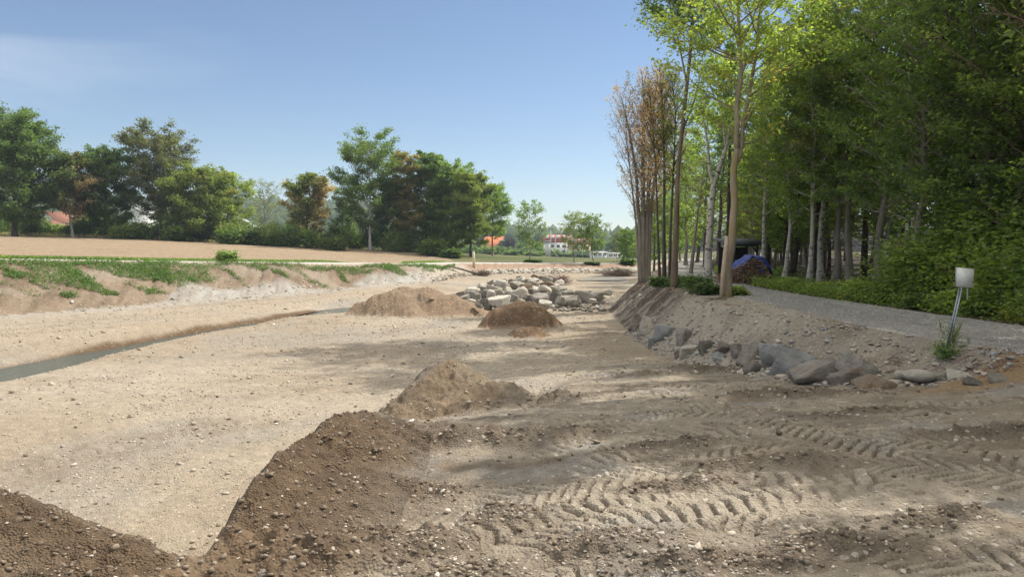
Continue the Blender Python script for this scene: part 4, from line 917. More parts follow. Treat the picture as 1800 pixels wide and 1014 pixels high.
treeline(690, 300, 436, 70, 97, 'dark', 'dark', 'dark green tree filling in behind the tallest one of the right clump', 511, 'oval', 9000, .30, .05)
treeline(716, 248, 438, 62, 96, 'ochre', 'grey', 'narrow ochre yellow tree in the middle of the right clump', 512, 'column', 7500, .28, .08, limbs=44)
treeline(752, 246, 438, 82, 98, 'dark', 'dark', 'high dark green tree right of the ochre one', 513, 'oval', 15000, .31, .08, limbs=46)
treeline(800, 272, 441, 96, 97, 'mid', 'dark', 'dense green tree with a few orange sprays near the end of the row', 514, 'round', 17000, .31, .06, limbs=50)
treeline(828, 288, 443, 84, 94, 'olive', 'dark', 'drooping olive tree hanging over the field end', 515, 'round', 11000, .30, .14, droop=.25)
treeline(866, 308, 446, 72, 108, 'mid', 'grey', 'lighter green tree leaning out at the right end of the row', 516, 'oval', 6500, .28, .22)
# undergrowth shrubs along the row, each a thing
def shrub_mesh(seed, n_=2600, ls=.22, h=1.0, w=1.0):
    rg = np.random.default_rng(seed); W = MB(); ends = []
    for q in range(16):
        a = rg.uniform(0, 6.28); l = rg.uniform(.5, 1) ; e = np.array([math.cos(a) * w * .5 * rg.uniform(.2, 1), math.sin(a) * w * .5 * rg.uniform(.2, 1), h * l * .9])
        m_ = e * .5 + np.array([0, 0, .08]); W.tube([np.zeros(3), m_, e], [.02, .012, .003], 4, False); ends.append((m_, e)); ends.append((m_ * .6, e * np.array([1.1, 1.1, .45])))
    pk = rg.integers(0, len(ends), n_); A = np.array([x[0] for x in ends])[pk]; B_ = np.array([x[1] for x in ends])[pk]
    pos = A + (B_ - A) * rg.random(n_)[:, None] + rg.normal(size=(n_, 3)) * np.array([.13 * w, .13 * w, .11 * h]); pos[:, 2] = np.abs(pos[:, 2])
    cs = rg.random(len(ends))[pk]
    return W, leaves(pos, np.full(n_, ls), np.clip(cs * .6 + rg.random(n_) * .4, 0, 1), rg)
SH = {}
def shrub(loc, h, w, kind, label, group, var=0, ls=.22, n_=2600, name='shrub'):
    key = (kind, var, round(ls / h, 2))
    if key not in SH:
        W, (V, Fq, T) = shrub_mesh(800 + var * 7, n_, ls / h, 1, 1); r = empty(name, loc); W.build('stems', BK['brown'], r, True); mk('foliage', V, Fq, LM[kind], r, False, {'tint': T}); SH[key] = r
    else: r = copy_tree(SH[key])
    r.location = loc; r.scale = (w, w, h); r.rotation_euler = (0, 0, random.uniform(0, 6.28)); tag(r, label, 'shrub', group); return r
LMK = [(60, 'under the huge dark tree at the left edge'), (105, 'in the gap beside the huge dark tree'), (155, 'under the orange tinged tree'), (225, 'under the bushy dark tree of the left clump'), (310, 'under the tallest tree of the left clump'), (375, 'under the broad olive tree'), (430, 'under the yellowish tree ending the left clump'), (500, 'in the gap with the small bare-looking tree'), (575, 'under the salmon topped tree'), (625, 'under the thin dark see-through tree'), (680, 'under the tallest tree of the right clump'), (735, 'under the ochre yellow tree'), (785, 'behind the round bright green bush'), (900, 'under the drooping olive tree')]
def lmk(px, L_): return next((t for a, t in L_ if px < a), L_[-1][1])
for i in range(44):
    px = -20 + i * 18.6 + random.uniform(-6, 6)
    if 436 < px < 480 and i % 2: pass
    Yd = random.uniform(93, 101); p = at_px(px, Yd)
    h = random.uniform(1.5, 3.0) * (1.25 if not 80 < px < 135 else .75)
    shrub((p[0], p[1], p[2] - .1), h, random.uniform(2.6, 4.2), ['dark', 'dark', 'mid', 'olive'][i % 4], {'dark': 'dark green', 'mid': 'fresh green', 'olive': 'olive green'}[['dark', 'dark', 'mid', 'olive'][i % 4]] + ' shrub ' + lmk(px, LMK), 'shrubs under the tree row', i % 3, .26)
for px, Yd, h, w, kd, lab in [(757, 90, 2.3, 3.6, 'mid', 'round bright green bush at the field corner'), (412, 92, 2.4, 3.4, 'mid', 'green bush at the foot of the yellowish tree'), (215, 92, 1.9, 2.8, 'olive', 'low yellow-green bush in front of the tallest left tree'), (590, 92, 1.9, 3, 'olive', 'olive bush in front of the thin dark tree'), (790, 88, 1.2, 2.2, 'dark', 'low dark bush right of the round bright one'), (480, 93, 2.0, 3.6, 'mid', 'green bush under the gap of the row')]:
    p = at_px(px, Yd); shrub((p[0], p[1], p[2] - .1), h, w, kd, lab, None, 3, .24, 3600)
# dry grass fringe between field and trees
N = 9000; px = rg.uniform(-40, 850, N); Yd = rg.uniform(88, 95, N); x = (px - 900) / F * Yd; y = Yd; fdv, fs_, fsd = dline(x, y, far_edge)
ok = fdv < 2.2; x, y = x[ok], y[ok]; pos = np.stack([x, y, gz(x, y) + rg.random(len(x)) * .35], 1)
V, Fq, T = leaves(pos, np.full(len(x), .4), rg.random(len(x)), np.random.default_rng(4), 0, .2, np.array([[0, 0, 2.]])); tag(mk('dry_grass', V, Fq, LM['straw'], None, False, {'tint': T}), 'straw coloured dry grass fringe between the field and the trees', 'grass', kind='stuff')
# weeds on the left bank
lbp = bank_toe + bank_top[::-1]
N = 210000; ti = rg.random(N); ws = rg.random(N) ** .8
bt = np.array(bank_toe)[2:12]; bp = np.array(bank_top)[2:12]
q = ti * (len(bt) - 1.001); i0 = q.astype(int); f = (q - i0)[:, None]
A = bt[i0] * (1 - f) + bt[i0 + 1] * f; B_ = bp[i0] * (1 - f) + bp[i0 + 1] * f
hp_ = 1 - ws[:, None] * .98; XY = A + (B_ - A) * hp_
tsx, tss, _ = dline(XY[:, 0], XY[:, 1], bank_top); _, hs_, _ = XY[:, 0], hp_[:, 0], 0
pn = fbm((tss + (1 - hs_) * -4.0) / 1.6 + 11, hs_ * 1.7, 3, 402) + .22 * (hs_ - .55) + .10 * (fbm(XY[:, 0] / .5, XY[:, 1] / .5, 2, 403) - .5)
# the photo's large patches
pxs = 900 + XY[:, 0] / XY[:, 1] * F; pys = 430 - (gz(XY[:, 0], XY[:, 1]) - EYE) / XY[:, 1] * F
def pt(cx, cy, rx, ry, sl=.35): return np.clip(1.2 - np.hypot((pxs - cx) / rx, (pys - cy - (pxs - cx) * sl) / ry), 0, 1)
toprim = (hs_ > .86) * .5 * sstep(.35, .6, fbm(tss / 1.2, hs_ * 0, 3, 411)) if False else (hs_ > .86) * .6
diag2 = fbm((tss + (1 - hs_) * -4.5) / .5, hs_ * 2.2, 3, 410)
pat = np.max([pt(245, 472, 85, 15, .28), pt(130, 478, 34, 11, .6), pt(95, 462, 40, 7, .2), pt(15, 478, 28, 12, .5), pt(155, 497, 24, 9, .5), pt(120, 520, 18, 6, 0), pt(450, 468, 50, 8, .35), pt(345, 470, 30, 7, .4), pt(490, 480, 30, 6, .5), pt(600, 468, 34, 7, .4), pt(600, 485, 14, 9, .9), pt(680, 468, 30, 6, .3), pt(755, 467, 34, 6, .15), pt(330, 488, 25, 5, .4), pt(405, 480, 20, 6, .7), pt(190, 515, 22, 4, .3)], axis=0)
ok = (rg.random(N) < np.clip((pn - .56) * 7, 0, .45) * (hs_ > .25) + toprim + pat * 1.2 * sstep(.42, .58, fbm(XY[:, 0] / .5 , XY[:, 1] / .5, 3, 409) * .45 + .55 * diag2 + .30 * (pat - .45))) & (pxs < 800)
XY = XY[ok]; dcv = np.hypot(XY[:, 0], XY[:, 1]); pos = np.stack([XY[:, 0], XY[:, 1], gz(XY[:, 0], XY[:, 1]) + rg.random(len(XY)) * .16], 1)
V, Fq, T = leaves(pos, np.full(len(pos), .085), rg.random(len(pos)), np.random.default_rng(6), .5, .6)
tag(mk('bank_weeds', V, Fq, LM['weed'], None, False, {'tint': T}), 'low bright green weeds growing in patches on the left bank', 'weeds', kind='stuff')
# verge grass
N = 26000; i0 = rg.integers(2, 9, N); f = rg.random(N)[:, None]; A = np.array(track_out); B_ = np.array(verge_out)
w_ = rg.random(N)[:, None]; XY = (A[i0] * (1 - f) + A[i0 + 1] * f) * (1 - w_) + (B_[i0] * (1 - f) + B_[i0 + 1] * f) * w_
pos = np.stack([XY[:, 0], XY[:, 1], gz(XY[:, 0], XY[:, 1]) + rg.random(N) * .12], 1)
V, Fq, T = leaves(pos, np.full(N, .16), rg.random(N), np.random.default_rng(8), 0, .35, np.array([[0, 0, 1.5]])); tag(mk('verge_grass', V, Fq, LM['mid'], None, False, {'tint': T}), 'strip of short green grass beyond the white track', 'grass', kind='stuff')
p = Q(400, 452, 43.5); shrub((p[0], p[1], float(gz(p[0], p[1])[0])), .75, 1.3, 'mid', 'single tuft of tall weeds on the edge of the left bank', None, 4, .10, 1500, 'weed_tuft')

# middle distance trees beyond the bend
MG = 'young trees on the far bank of the bend'
treeline(931, 354, 458, 58, 87, 'mid', 'grey', 'young twin-stemmed tree left of the light mast', 520, 'round', 4200, .20, .22, group=MG, r=.13)
treeline(1010, 374, 462, 56, 90, 'olive', 'grey', 'small tree with olive leaves in front of the red roofed row', 521, 'round', 4200, .19, .22, group=MG, r=.13)
treeline(1044, 376, 462, 52, 89, 'mid', 'dark', 'small tree with several dark stems touching the olive one', 522, 'round', 4200, .19, .20, group=MG, r=.14)
treeline(1102, 400, 465, 44, 93, 'mid', 'dark', 'round dense green tree right of the white building', 523, 'oval', 4200, .20, .12, group=MG, r=.13)
treeline(1084, 402, 466, 22, 95, 'grey', 'grey', 'thin sparse sapling in front of the white building', 524, 'oval', 800, .18, .25, group=MG, r=.08)
for px, Yd, h, w, lab in [(937, 86.5, .4, 1.6, 'low tuft of weeds at the foot of the twin-stemmed tree'), (1105, 91, .8, 2.0, 'dark bush at the foot of the round dense tree'), (1040, 88.5, .3, 1.4, 'low weeds at the foot of the dark stemmed tree')]:
    p = at_px(px, Yd); shrub((p[0], p[1], p[2] - .03), h, w, 'dark', lab, None, 5, .18, 1500)

# ------------------------------------------------------------------ river-bank trees on the right (stems read from the photo)
def stem(pl, Y, r0, r1=None, base=None, dy=0):
    """polyline of photo points -> local stem at distance Y"""
    out = []; n_ = len(pl)
    for i, (a, c) in enumerate(pl):
        q = Q(a, c, Y + dy * i / n_); rr = r0 + ((r1 if r1 is not None else r0 * .25) - r0) * i / (n_ - 1)
        out.append((q[0] - base[0], q[1] - base[1], q[2] - base[2], rr))
    return out
def bank_tree(name, foot, Y, stems, leafm, bark, label, seed, group=None, **kw):
    b_ = at_px(foot[0], Y); b_ = (b_[0], b_[1], b_[2])
    st = []
    for s in stems:
        ss_ = stem(s[0], Y, s[1], s[2], b_, s[3] if len(s) > 3 else 0)
        if len(s) < 5: ss_[0] = (ss_[0][0], ss_[0][1], min(ss_[0][2], -.15), ss_[0][3] * 1.25)
        st.append(ss_)
    H = max(s[-1][2] for s in st)
    return build_tree(name, b_, label, 'tree', group, leafm, bark, seed=seed, H=H, r0=.1, stems=st, **kw)
bank_tree('slender_tree', (1130, 488), 36.0, [([(1127, 490), (1124, 400), (1118, 300), (1104, 220), (1092, 170)], .12, .015), ([(1131, 490), (1131, 380), (1130, 260), (1132, 180), (1128, 125)], .15, .015), ([(1135, 490), (1138, 390), (1142, 280), (1150, 190), (1156, 130)], .14, .015), ([(1139, 490), (1142, 400), (1152, 300), (1166, 210), (1172, 150)], .12, .015), ([(1125, 488), (1119, 400), (1111, 330), (1103, 260), (1099, 220)], .07, .01)],
          'red', 'grey', 'clump of grey stems with a sparse reddish crown, leftmost on the right bank', 601, 'trees on the right river bank', base=.27, spread=.088, prof='oval', limbs=240, up=1.5, nleaf=15000, lsize=.085, sig=.26, sub=11, limb_r=.3, k=6)
bank_tree('slender_tree', (1160, 500), 31.5, [([(1160, 502), (1157, 420), (1153, 300), (1146, 200), (1140, 150)], .06, .012)], 'red', 'dark', 'thinnest of the three straight dark stems, the left one', 602, 'trees on the right river bank', base=.42, spread=.10, prof='oval', limbs=60, up=1.2, nleaf=3600, lsize=.085, sig=.24, sub=9, limb_r=.3)
bank_tree('slender_tree', (1168, 502), 31.0, [([(1168, 504), (1167, 420), (1168, 300), (1165, 190), (1160, 120)], .09, .012)], 'red', 'dark', 'middle one of the three straight dark stems', 603, 'trees on the right river bank', base=.42, spread=.10, prof='oval', limbs=60, up=1.2, nleaf=3600, lsize=.085, sig=.24, sub=9, limb_r=.3)
bank_tree('slender_tree', (1177, 503), 30.5, [([(1177, 505), (1178, 420), (1184, 300), (1188, 200), (1180, 130)], .07, .012)], 'olive', 'dark', 'right one of the three straight dark stems', 604, 'trees on the right river bank', base=.42, spread=.10, prof='oval', limbs=60, up=1.2, nleaf=4200, lsize=.085, sig=.24, sub=9, limb_r=.3)
bank_tree('slender_tree', (1184, 512), 28.0, [([(1184, 512), (1188, 400), (1192, 300), (1203, 190), (1214, 90), (1218, -10), (1222, -90)], .12, .03), ([(1192, 300), (1200, 230), (1220, 180), (1232, 130), (1240, 60)], .05, .01, 0, 1), ([(1208, 150), (1190, 60), (1170, -20), (1160, -90)], .04, .01, 0, 1)],
          'mid', 'brown', 'tall straight tree whose leafy top is cut by the upper edge', 605, 'trees on the right river bank', base=.68, spread=.17, prof='vase', limbs=70, up=.6, nleaf=15000, lsize=.13, sig=.24, sub=8)
bank_tree('slender_tree', (1243, 503), 27.5, [([(1243, 505), (1245, 440), (1249, 380), (1254, 325), (1266, 290), (1276, 262), (1283, 220)], .155, .05), ([(1254, 325), (1246, 290), (1243, 245), (1236, 210), (1238, 160)], .08, .015, 0, 1), ([(1276, 262), (1268, 200), (1262, 140), (1255, 60)], .05, .012, 0, 1)],
          'mid', 'pale', 'pale smooth trunk that bends right and forks low', 606, 'trees on the right river bank', base=.55, spread=.13, prof='vase', limbs=40, up=.8, nleaf=2600, lsize=.12, sig=.22, sub=7)
bank_tree('slender_tree', (1277, 525), 23.2, [([(1276, 528), (1282, 470), (1287, 400), (1290, 330), (1297, 262)], .145, .095), ([(1297, 262), (1296, 180), (1302, 100), (1299, 30), (1307, -30), (1300, -100)], .085, .025, 0, 1), ([(1295, 285), (1310, 210), (1325, 130), (1329, 60), (1340, 0), (1345, -80)], .075, .02, 0, 1), ([(1310, 210), (1336, 150), (1362, 90), (1392, 40)], .035, .012, 0, 1), ([(1300, 120), (1290, 40), (1280, -60)], .04, .012, 0, 1)],
          'yellow', 'ochre', 'thick lichen-stained trunk forking into two tall limbs by the path', 607, 'trees on the right river bank', base=.42, spread=.22, prof='vase', limbs=90, up=.35, nleaf=14500, lsize=.13, sig=.26, sub=8, k=12)
bank_tree('slender_tree', (1214, 478), 41.0, [([(1214, 482), (1221, 420), (1230, 350), (1238, 290)], .10, .03), ], 'grey', 'grey', 'thin leaning stem behind the pale bent trunk', 608, 'trees on the right river bank', base=.5, spread=.2, prof='oval', limbs=22, up=.7, nleaf=900, lsize=.14, sig=.2)
# dead stub against the thick trunk
p = at_px(1270, 22.9); m_ = MB(); m_.tube([(0, 0, -.1), (.03, 0, .8), (.10, .02, 1.5), (.14, .03, 1.93)], [.085, .075, .07, .06], 9, True, None, .12, np.random.default_rng(1))
st_ = m_.build('dead_stem', plain_mat('split_wood', (.42, .33, .25), .8, .3, 14, bmp=.01), None, True); st_.location = p; tag(st_, 'broken light brown stem leaning on the thick lichen-stained trunk', 'dead stem')
# roots and ivy bushes at the feet
for px, Yd, h, w, lab in [(1232, 25.6, .62, 1.1, 'dense dark green bush between the pale bent trunk and the thick trunk'), (1246, 24.4, .42, .8, 'lower bush in front of the pale bent trunk'), (1200, 28.6, .45, 1.0, 'low ivy bush right of the tall straight tree'), (1166, 29.6, .42, .9, 'low ivy bush under the three dark stems'), (1294, 23.4, .3, .6, 'small yellow-green tuft right of the thick trunk')]:
    p = at_px(px, Yd); shrub((p[0], p[1], p[2] - .03), h, w, 'dark' if 'yellow' not in lab else 'yellow', lab, None, 6, .075, 2600, 'bush')

# ------------------------------------------------------------------ forest on the right
FG = 'trees of the forest edge'
FMK = [(1330, 'behind the wood pile and shed'), (1400, 'behind the slim pale birch'), (1455, 'behind the pair of white birches'), (1520, 'behind the strongest grey trunk'), (1580, 'behind the round-crowned tree of the forest edge'), (1650, 'behind the high white birch trunk'), (1720, 'in the forest behind the sign post'), (1800, 'in the forest right of the sign post')]
def fmk(px): return lmk(px, FMK) if px < 1800 else 'beyond the right edge of the photo'
proto = []
spec = [ # leafm, bark, H, base, spread, prof, limbs, up, nleaf, lsize
  ('deep', 'pale', 12.5, .26, .20, 'oval', 58, .40, 12000, .15), ('yellow', 'grey', 12.5, .30, .20, 'vase', 58, .45, 13000, .15), ('deep', 'dark', 12.5, .14, .20, 'oval', 64, .25, 15000, .15), ('mid', 'grey', 11.5, .20, .24, 'round', 58, .3, 13000, .15),
  ('olive', 'brown', 12.5, .28, .20, 'oval', 54, .5, 10000, .145), ('deep', 'pale', 10.5, .34, .20, 'oval', 46, .45, 8000, .14)]
def fz(x, y): return float(gz(x, y)[0]) - .05
fr = random.Random(11)
spots = []
# front row: positions read from the photo (foot pixel, distance, prototype, scale)
front = [(1340, 31, 5, .95, 'thin pale-barked tree beside the tarpaulined wood pile'), (1378, 29.5, 0, 1.0, 'slim pale birch trunk left of the pair of birches'), (1422, 28.0, 0, 1.05, 'leaning white birch trunk at the forest edge'), (1442, 28.6, 5, 1.15, 'straight white birch trunk right of the leaning one'), (1468, 28.2, 1, 1.0, 'grey trunk under light yellow-green foliage'),
         (1494, 27.6, 1, 1.12, 'strongest grey trunk of the forest edge, carrying the yellow-green crown'), (1545, 26.0, 3, 1.0, 'round-crowned tree in the middle of the forest edge'), (1618, 24.5, 0, 1.1, 'white birch trunk showing high up between the leaves'), (1610, 21.5, 3, .85, 'low-branched green tree overhanging the path bend'), (1680, 21.5, 2, .95, 'dense dark tree behind the leaning sign post'),
         (1725, 20.0, 3, .9, 'bushy green tree right of the sign post'), (1790, 18.5, 2, .9, 'dark tree at the right edge of the photo'), (1860, 17.5, 4, .95, 'olive tree reaching in from beyond the right edge'), (1760, 23.5, 1, 1.0, 'light green tree above the right edge foliage'), (1390, 33.5, 2, 1.15, 'dark tree behind the slim pale birch')]
for i, (px, Yd, k, sc, lab) in enumerate(front):
    x = (px - 900) / F * Yd
    spots.append((x, Yd, k, sc, lab, FG))
row = 0
for y0 in np.arange(-3, 78, 2.6):
    e = float(np.interp(y0, [q[1] for q in path_r], [q[0] for q in path_r]))
    for j, dx in enumerate([2.9, 5.8, 9.0] if y0 > 14 else [2.6, 6.5]):
        if y0 < 30 and y0 > 16 and j == 0: continue
        x = e + dx + fr.uniform(-.9, .9) - (1.2 if y0 < 12 else 0); y = y0 + fr.uniform(-1.0, 1.0)
        if abs(x - 10.6) < 1.8 and abs(y - 31.5) < 2.5: continue
        px = 900 + x / max(y, .1) * F
        if y > 3 and px > 2150: pass
        k = fr.choice([0, 1, 2, 2, 3, 4, 5]); sc = fr.uniform(.85, 1.1) * (1.18 if y > 32 else 1) * (.86 if y < 14 else 1)
        kind_lab = {0: 'pale-stemmed leafy tree deeper in the forest', 1: 'yellow-green tree deeper in the forest', 2: 'dense dark tree deeper in the forest', 3: 'round green tree deeper in the forest', 4: 'olive tinted tree deeper in the forest', 5: 'thin pale tree deeper in the forest'}[k]
        kind_lab = kind_lab.replace('deeper in the forest', fmk(px))
        spots.append((x, y, k, sc, kind_lab, 'trees inside the forest'))
srcs = {}
def hcap(x, y): return 1.25 * (x - float(np.interp(y, [-10, 6, 12, 17, 20, 24, 28, 40, 60, 80], [-3, -2.5, -2, -2, 0, 3.0, 3.5, 5, 9, 12])))
for (x, y, k, sc, lab, grp) in spots:
    if y < 15: sc *= 1.38
    elif grp != FG: sc = min(sc, (7.4 if x - float(np.interp(y, [q[1] for q in path_r], [q[0] for q in path_r])) < 7.4 else 9.6) / spec[k][2])
    sc = min(sc, hcap(x, y) / spec[k][2])
    if sc < .45: continue
    if k not in srcs:
        lm, bk, H, ba, spd, pf, lb_, up_, nl_, ls_ = spec[k]
        o = build_tree('forest_tree', (x, y, fz(x, y)), lab, 'tree', grp, lm, bk, rz=fr.uniform(0, 6), seed=700 + k, H=H, r0=.13 if bk == 'pale' else .15, base=ba, spread=spd, prof=pf, limbs=lb_, up=up_, nleaf=nl_, lsize=ls_, sig=.22, sub=8, wob=.024, bare=.25)
        o.scale = (sc,) * 3; srcs[k] = o
    else: place_copy(srcs[k], (x, y, fz(x, y)), fr.uniform(0, 6.28), sc, lab, grp)
# dark spruces with dead reddish lower twigs behind
def spruce(seed, H):
    rg = np.random.default_rng(seed); W = MB(); D_ = MB(); L_ = []; 
    W.tube([(0, 0, -.1), (.05, 0, H * .5), (0, .05, H)], [.17, .10, .01], 8)
    for q in range(150):
        z = .8 + (H - 1) * (q / 150); t = z / H; az = q * 2.399; L = 2.6 * (1 - t) + .25; L *= rg.uniform(.7, 1.1)
        dead = t < .38; d = np.array([math.cos(az), math.sin(az), 0])
        e = np.array([0, 0, z]) + d * L + np.array([0, 0, -.22 * L if not dead else -.05 * L]); m_ = np.array([0, 0, z]) + d * L * .5 + [0, 0, .02]
        (D_ if dead else W).tube([(0, 0, z), m_, e], [.02, .013, .004], 4, False)
        for s_ in range(7):
            f = rg.uniform(.25, 1); o_ = np.array([0, 0, z]) * (1 - f) + e * f; a2 = az + rg.uniform(-1.2, 1.2); l2 = L * .35; e2 = o_ + l2 * np.array([math.cos(a2), math.sin(a2), rg.uniform(-.4, .1)])
            (D_ if dead else W).tube([o_, e2], [.006, .003], 3, False)
            if not dead: L_.append((o_, e2))
    A = np.array([a for a, c in L_]); B_ = np.array([c for a, c in L_]); n_ = 15000; pk = rg.integers(0, len(A), n_)
    pos = A[pk] + (B_[pk] - A[pk]) * rg.random(n_)[:, None] + rg.normal(size=(n_, 3)) * .07; pos[:, 2] -= rg.random(n_) * .12
    return W, D_, leaves(pos, np.full(n_, .16), rg.random(n_), rg, .1, .3)
W, D_, (V, Fq, T) = spruce(9, 15)
sp_ = empty('spruce_tree', (0, 0, 0)); W.build('trunk', BK['dark'], sp_, True); D_.build('dead_twigs', BK['red'], sp_); mk('crown', V, Fq, LM['dark'], sp_, False, {'tint': T})
first = True
for (x, y, sc, lab) in [(12.3, 35.5, 1, 'dark spruce with dead reddish twigs behind the slim pale birch'), (13.6, 33, .95, 'dark spruce with dead twigs between the birches'), (11.4, 39, 1.05, 'dark spruce rising behind the thick lichen-stained trunk'), (14.3, 30, 1, 'dark spruce behind the strongest grey trunk')] + [(float(np.interp(yy_, [q_[1] for q_ in path_r], [q_[0] for q_ in path_r])) + dx_, yy_, 1 + .1 * math.sin(yy_), ('dark spruce standing ' + fmk(900 + (float(np.interp(yy_, [q_[1] for q_ in path_r], [q_[0] for q_ in path_r])) + dx_) / yy_ * F))) for yy_, dx_ in [(8, 16), (11, 15), (13.5, 17), (16, 18), (19, 16), (22, 18), (25.5, 15), (28, 18), (31, 16), (34, 15), (38.5, 15), (42, 13), (46, 14), (53, 13), (60, 11), (66, 9), (12, 12), (15, 10), (18, 12), (21, 9.5), (24, 11.5), (27, 9), (30, 12), (33, 8), (37, 9), (41, 6), (45, 10), (50, 7), (56, 9), (9, 10), (17, 15), (23, 15), (29, 16), (36, 14)]]:
    c = sp_ if first else copy_tree(sp_); first = False
    c.location = (x, y, fz(x, y)); c.scale = (sc * .78,) * 3; c.rotation_euler = (0, 0, fr.uniform(0, 6.28)); tag(c, lab, 'tree', 'spruces in the forest')
# understory shrubs along the edge
for i in range(74):
    y = 9 + i * .36 + fr.uniform(-.4, .4); row = i % 3
    y = 8.5 + (i // 3) * 1.0 + fr.uniform(-.5, .5)
    e = float(np.interp(y, [q[1] for q in path_r], [q[0] for q in path_r])); x = e + [.95, 2.1, 3.6][row] + fr.uniform(-.3, .3)
    if y > 27.5 or (y > 21 and row >= 1): continue
    if abs(x - 10.6) < 1.7 and abs(y - 31.5) < 2: continue
    h = [.65, 1.9, 3.2][row] * fr.uniform(.75, 1.2) * (1.0 if y < 22 else .6); kd = ['deep', 'mid', 'yellow', 'olive'][fr.randrange(4)]
    shrub((x, y, fz(x, y)), h, h * fr.uniform(1.0, 1.4) + .5, kd, {0: 'low', 1: 'man-high', 2: 'tall'}[row] + {'deep': ' deep green', 'mid': ' fresh green', 'olive': ' olive', 'yellow': ' yellow-green'}[kd] + ' shrub ' + fmk(900 + x / y * F).replace('behind', 'in front of').replace('in the forest in front of', 'on the forest edge behind'), 'shrubs of the forest edge', 10 + row, [.07, .10, .12][row] , [3000, 7000, 11000][row])
# low plants and ivy on the ground
N = 60000; y = rg.uniform(6, 48, N); e = np.interp(y, [q[1] for q in path_r], [q[0] for q in path_r]); x = e + np.abs(rg.normal(size=N)) * 1.6 - .05 + .25 * fbm(y * 0.8, y * 0, 2, 5)
ok = rg.random(N) < .25 + sstep(.4, .6, fbm(x / .6, y / .6, 3, 440)); x, y = x[ok], y[ok]
pos = np.stack([x, y, gz(x, y) + rg.random(len(x)) ** 1.5 * .33], 1); V, Fq, T = leaves(pos, np.full(len(x), .085), rg.random(len(x)), np.random.default_rng(9), .7, .6)
tag(mk('undergrowth', V, Fq, LM['deep'], None, False, {'tint': T}), 'low ivy and nettles covering the ground along the path edge', 'undergrowth', kind='stuff')
# trees along the far part of the path
for (px, Yd, H_, lm, bk, lab, sd_) in [(1205, 58, 9, 'mid', 'grey', 'green tree at the far end of the path', 641), (1150, 78, 8, 'mid', 'dark', 'rounded tree behind the grey stem clump', 642), (1178, 70, 8.5, 'mid', 'grey', 'green tree seen between the dark stems', 643), (1196, 86, 7, 'yellow', 'grey', 'yellow-green bushy tree closing the path view', 644), (1225, 66, 11, 'deep', 'dark', 'dark tree right of the path end', 645), (1240, 52, 12, 'deep', 'dark', 'dark leafy tree behind the pale bent trunk', 646), (1262, 46, 13, 'deep', 'dark', 'dark leafy tree left of the wood pile', 647), (1165, 100, 9, 'olive', 'grey', 'olive tree far behind the three dark stems', 648)]:
    p = at_px(px, Yd); build_tree('tree', (p[0], p[1], p[2] - .1), lab, 'tree', 'trees closing the view down the path', lm, bk, seed=sd_, H=H_, r0=.14, base=.12, spread=.24, prof='oval', limbs=44, up=.35, nleaf=9000, lsize=.17, sig=.27, sub=6)

# ------------------------------------------------------------------ leaning sign post with its weeds
sp0 = hit(1664, 622); r = empty('sign_post', sp0, 0, 'leaning grey metal post with a small weathered blank plate', 'sign post')
Yp = sp0[1]; top = Q(1690, 506, Yp); tv_ = np.array(top) - np.array(sp0)
galv = plain_mat('galvanised_steel', (.30, .33, .35), .5, .25, 20, .6)
m_ = MB(); c1 = np.array([0, 0, -.1]); u_ = tv_ / np.linalg.norm(tv_); L_ = np.linalg.norm(tv_)
M_ = Vector(tuple(u_)).to_track_quat('Z', 'Y').to_matrix().to_4x4()
m_.box(tuple(u_ * (L_ / 2 - .05)), (.055, .010, L_ + .1), 0, M_); m_.box(tuple(u_ * (L_ / 2 - .05) + np.array([-.020, .012, 0])), (.014, .020, L_ + .1), 0, M_); m_.box(tuple(u_ * (L_ / 2 - .05) + np.array([.020, .012, 0])), (.014, .020, L_ + .1), 0, M_)
m_.build('post', galv, r)
pw, ph_ = 30 / F * Yp, 33 / F * Yp; pc = np.array(Q(1694.5, 488, Yp)) - np.array(sp0)
mp_, n, b, out = newmat('weathered_plate'); co = texco(n)
c = mixc(n, ramp(n, noise(n, co, 9, 6, .7), .35, .65), (.52, .53, .51), (.72, .72, .68)); c = mixc(n, ramp(n, noise(n, co, 6, 4, .6), .58, .66), c, (.22, .24, .23)); n.links.new(c, b.inputs['Base Color']); b.inputs['Roughness'].default_value = .5
m_ = MB(); Mr = Matrix.Rotation(R(5), 4, 'Y') @ Matrix.Rotation(R(-6), 4, 'X'); m_.box(tuple(pc + np.array([0, -.03, 0])), (pw, .006, ph_), 0, Mr); m_.build('plate', mp_, r)
m_ = MB(); m_.box(tuple(pc + np.array([0, -.026, 0])), (pw * 1.06, .012, ph_ * 1.05), 0, Mr); fr_ = m_.build('plate_frame', galv, r); fr_.location = (0, .012, 0)
m_ = MB(); m_.box(tuple(pc + np.array([.062, .0, -.22])), (.018, .006, .26), 0); m_.build('bracket', plain_mat('pale_bracket', (.5, .5, .47), .6), r)
for nm_, px, py, h, w, kd, lab in [('weed', 1662, 632, .34, .42, 'weed', 'leafy weed tuft at the foot of the sign post'), ('weed', 1675, 606, .42, .26, 'mid', 'upright weed climbing beside the sign post')]:
    p = hit(px, py); shrub(p, h, w, kd, lab, None, 20 + int(h * 100), .035, 700, 'weed_tuft')
sh = MB(); rgx = np.random.default_rng(3); lp = []
for px0, px1, tp in [(1658, 1652, 562), (1672, 1688, 568), (1664, 1676, 572), (1676, 1704, 596)]:
    a = np.array(hit(px0, 625)); e_ = np.array(Q(px1, tp, a[1])); pl = np.array([a + (e_ - a) * t + rgx.normal(size=3) * .008 for t in np.linspace(0, 1, 6)]); sh.tube(pl, [.004] * 6, 4, False); u = rgx.random(70)[:, None]; lp.append(a + (e_ - a) * u + rgx.normal(size=(70, 3)) * .018)
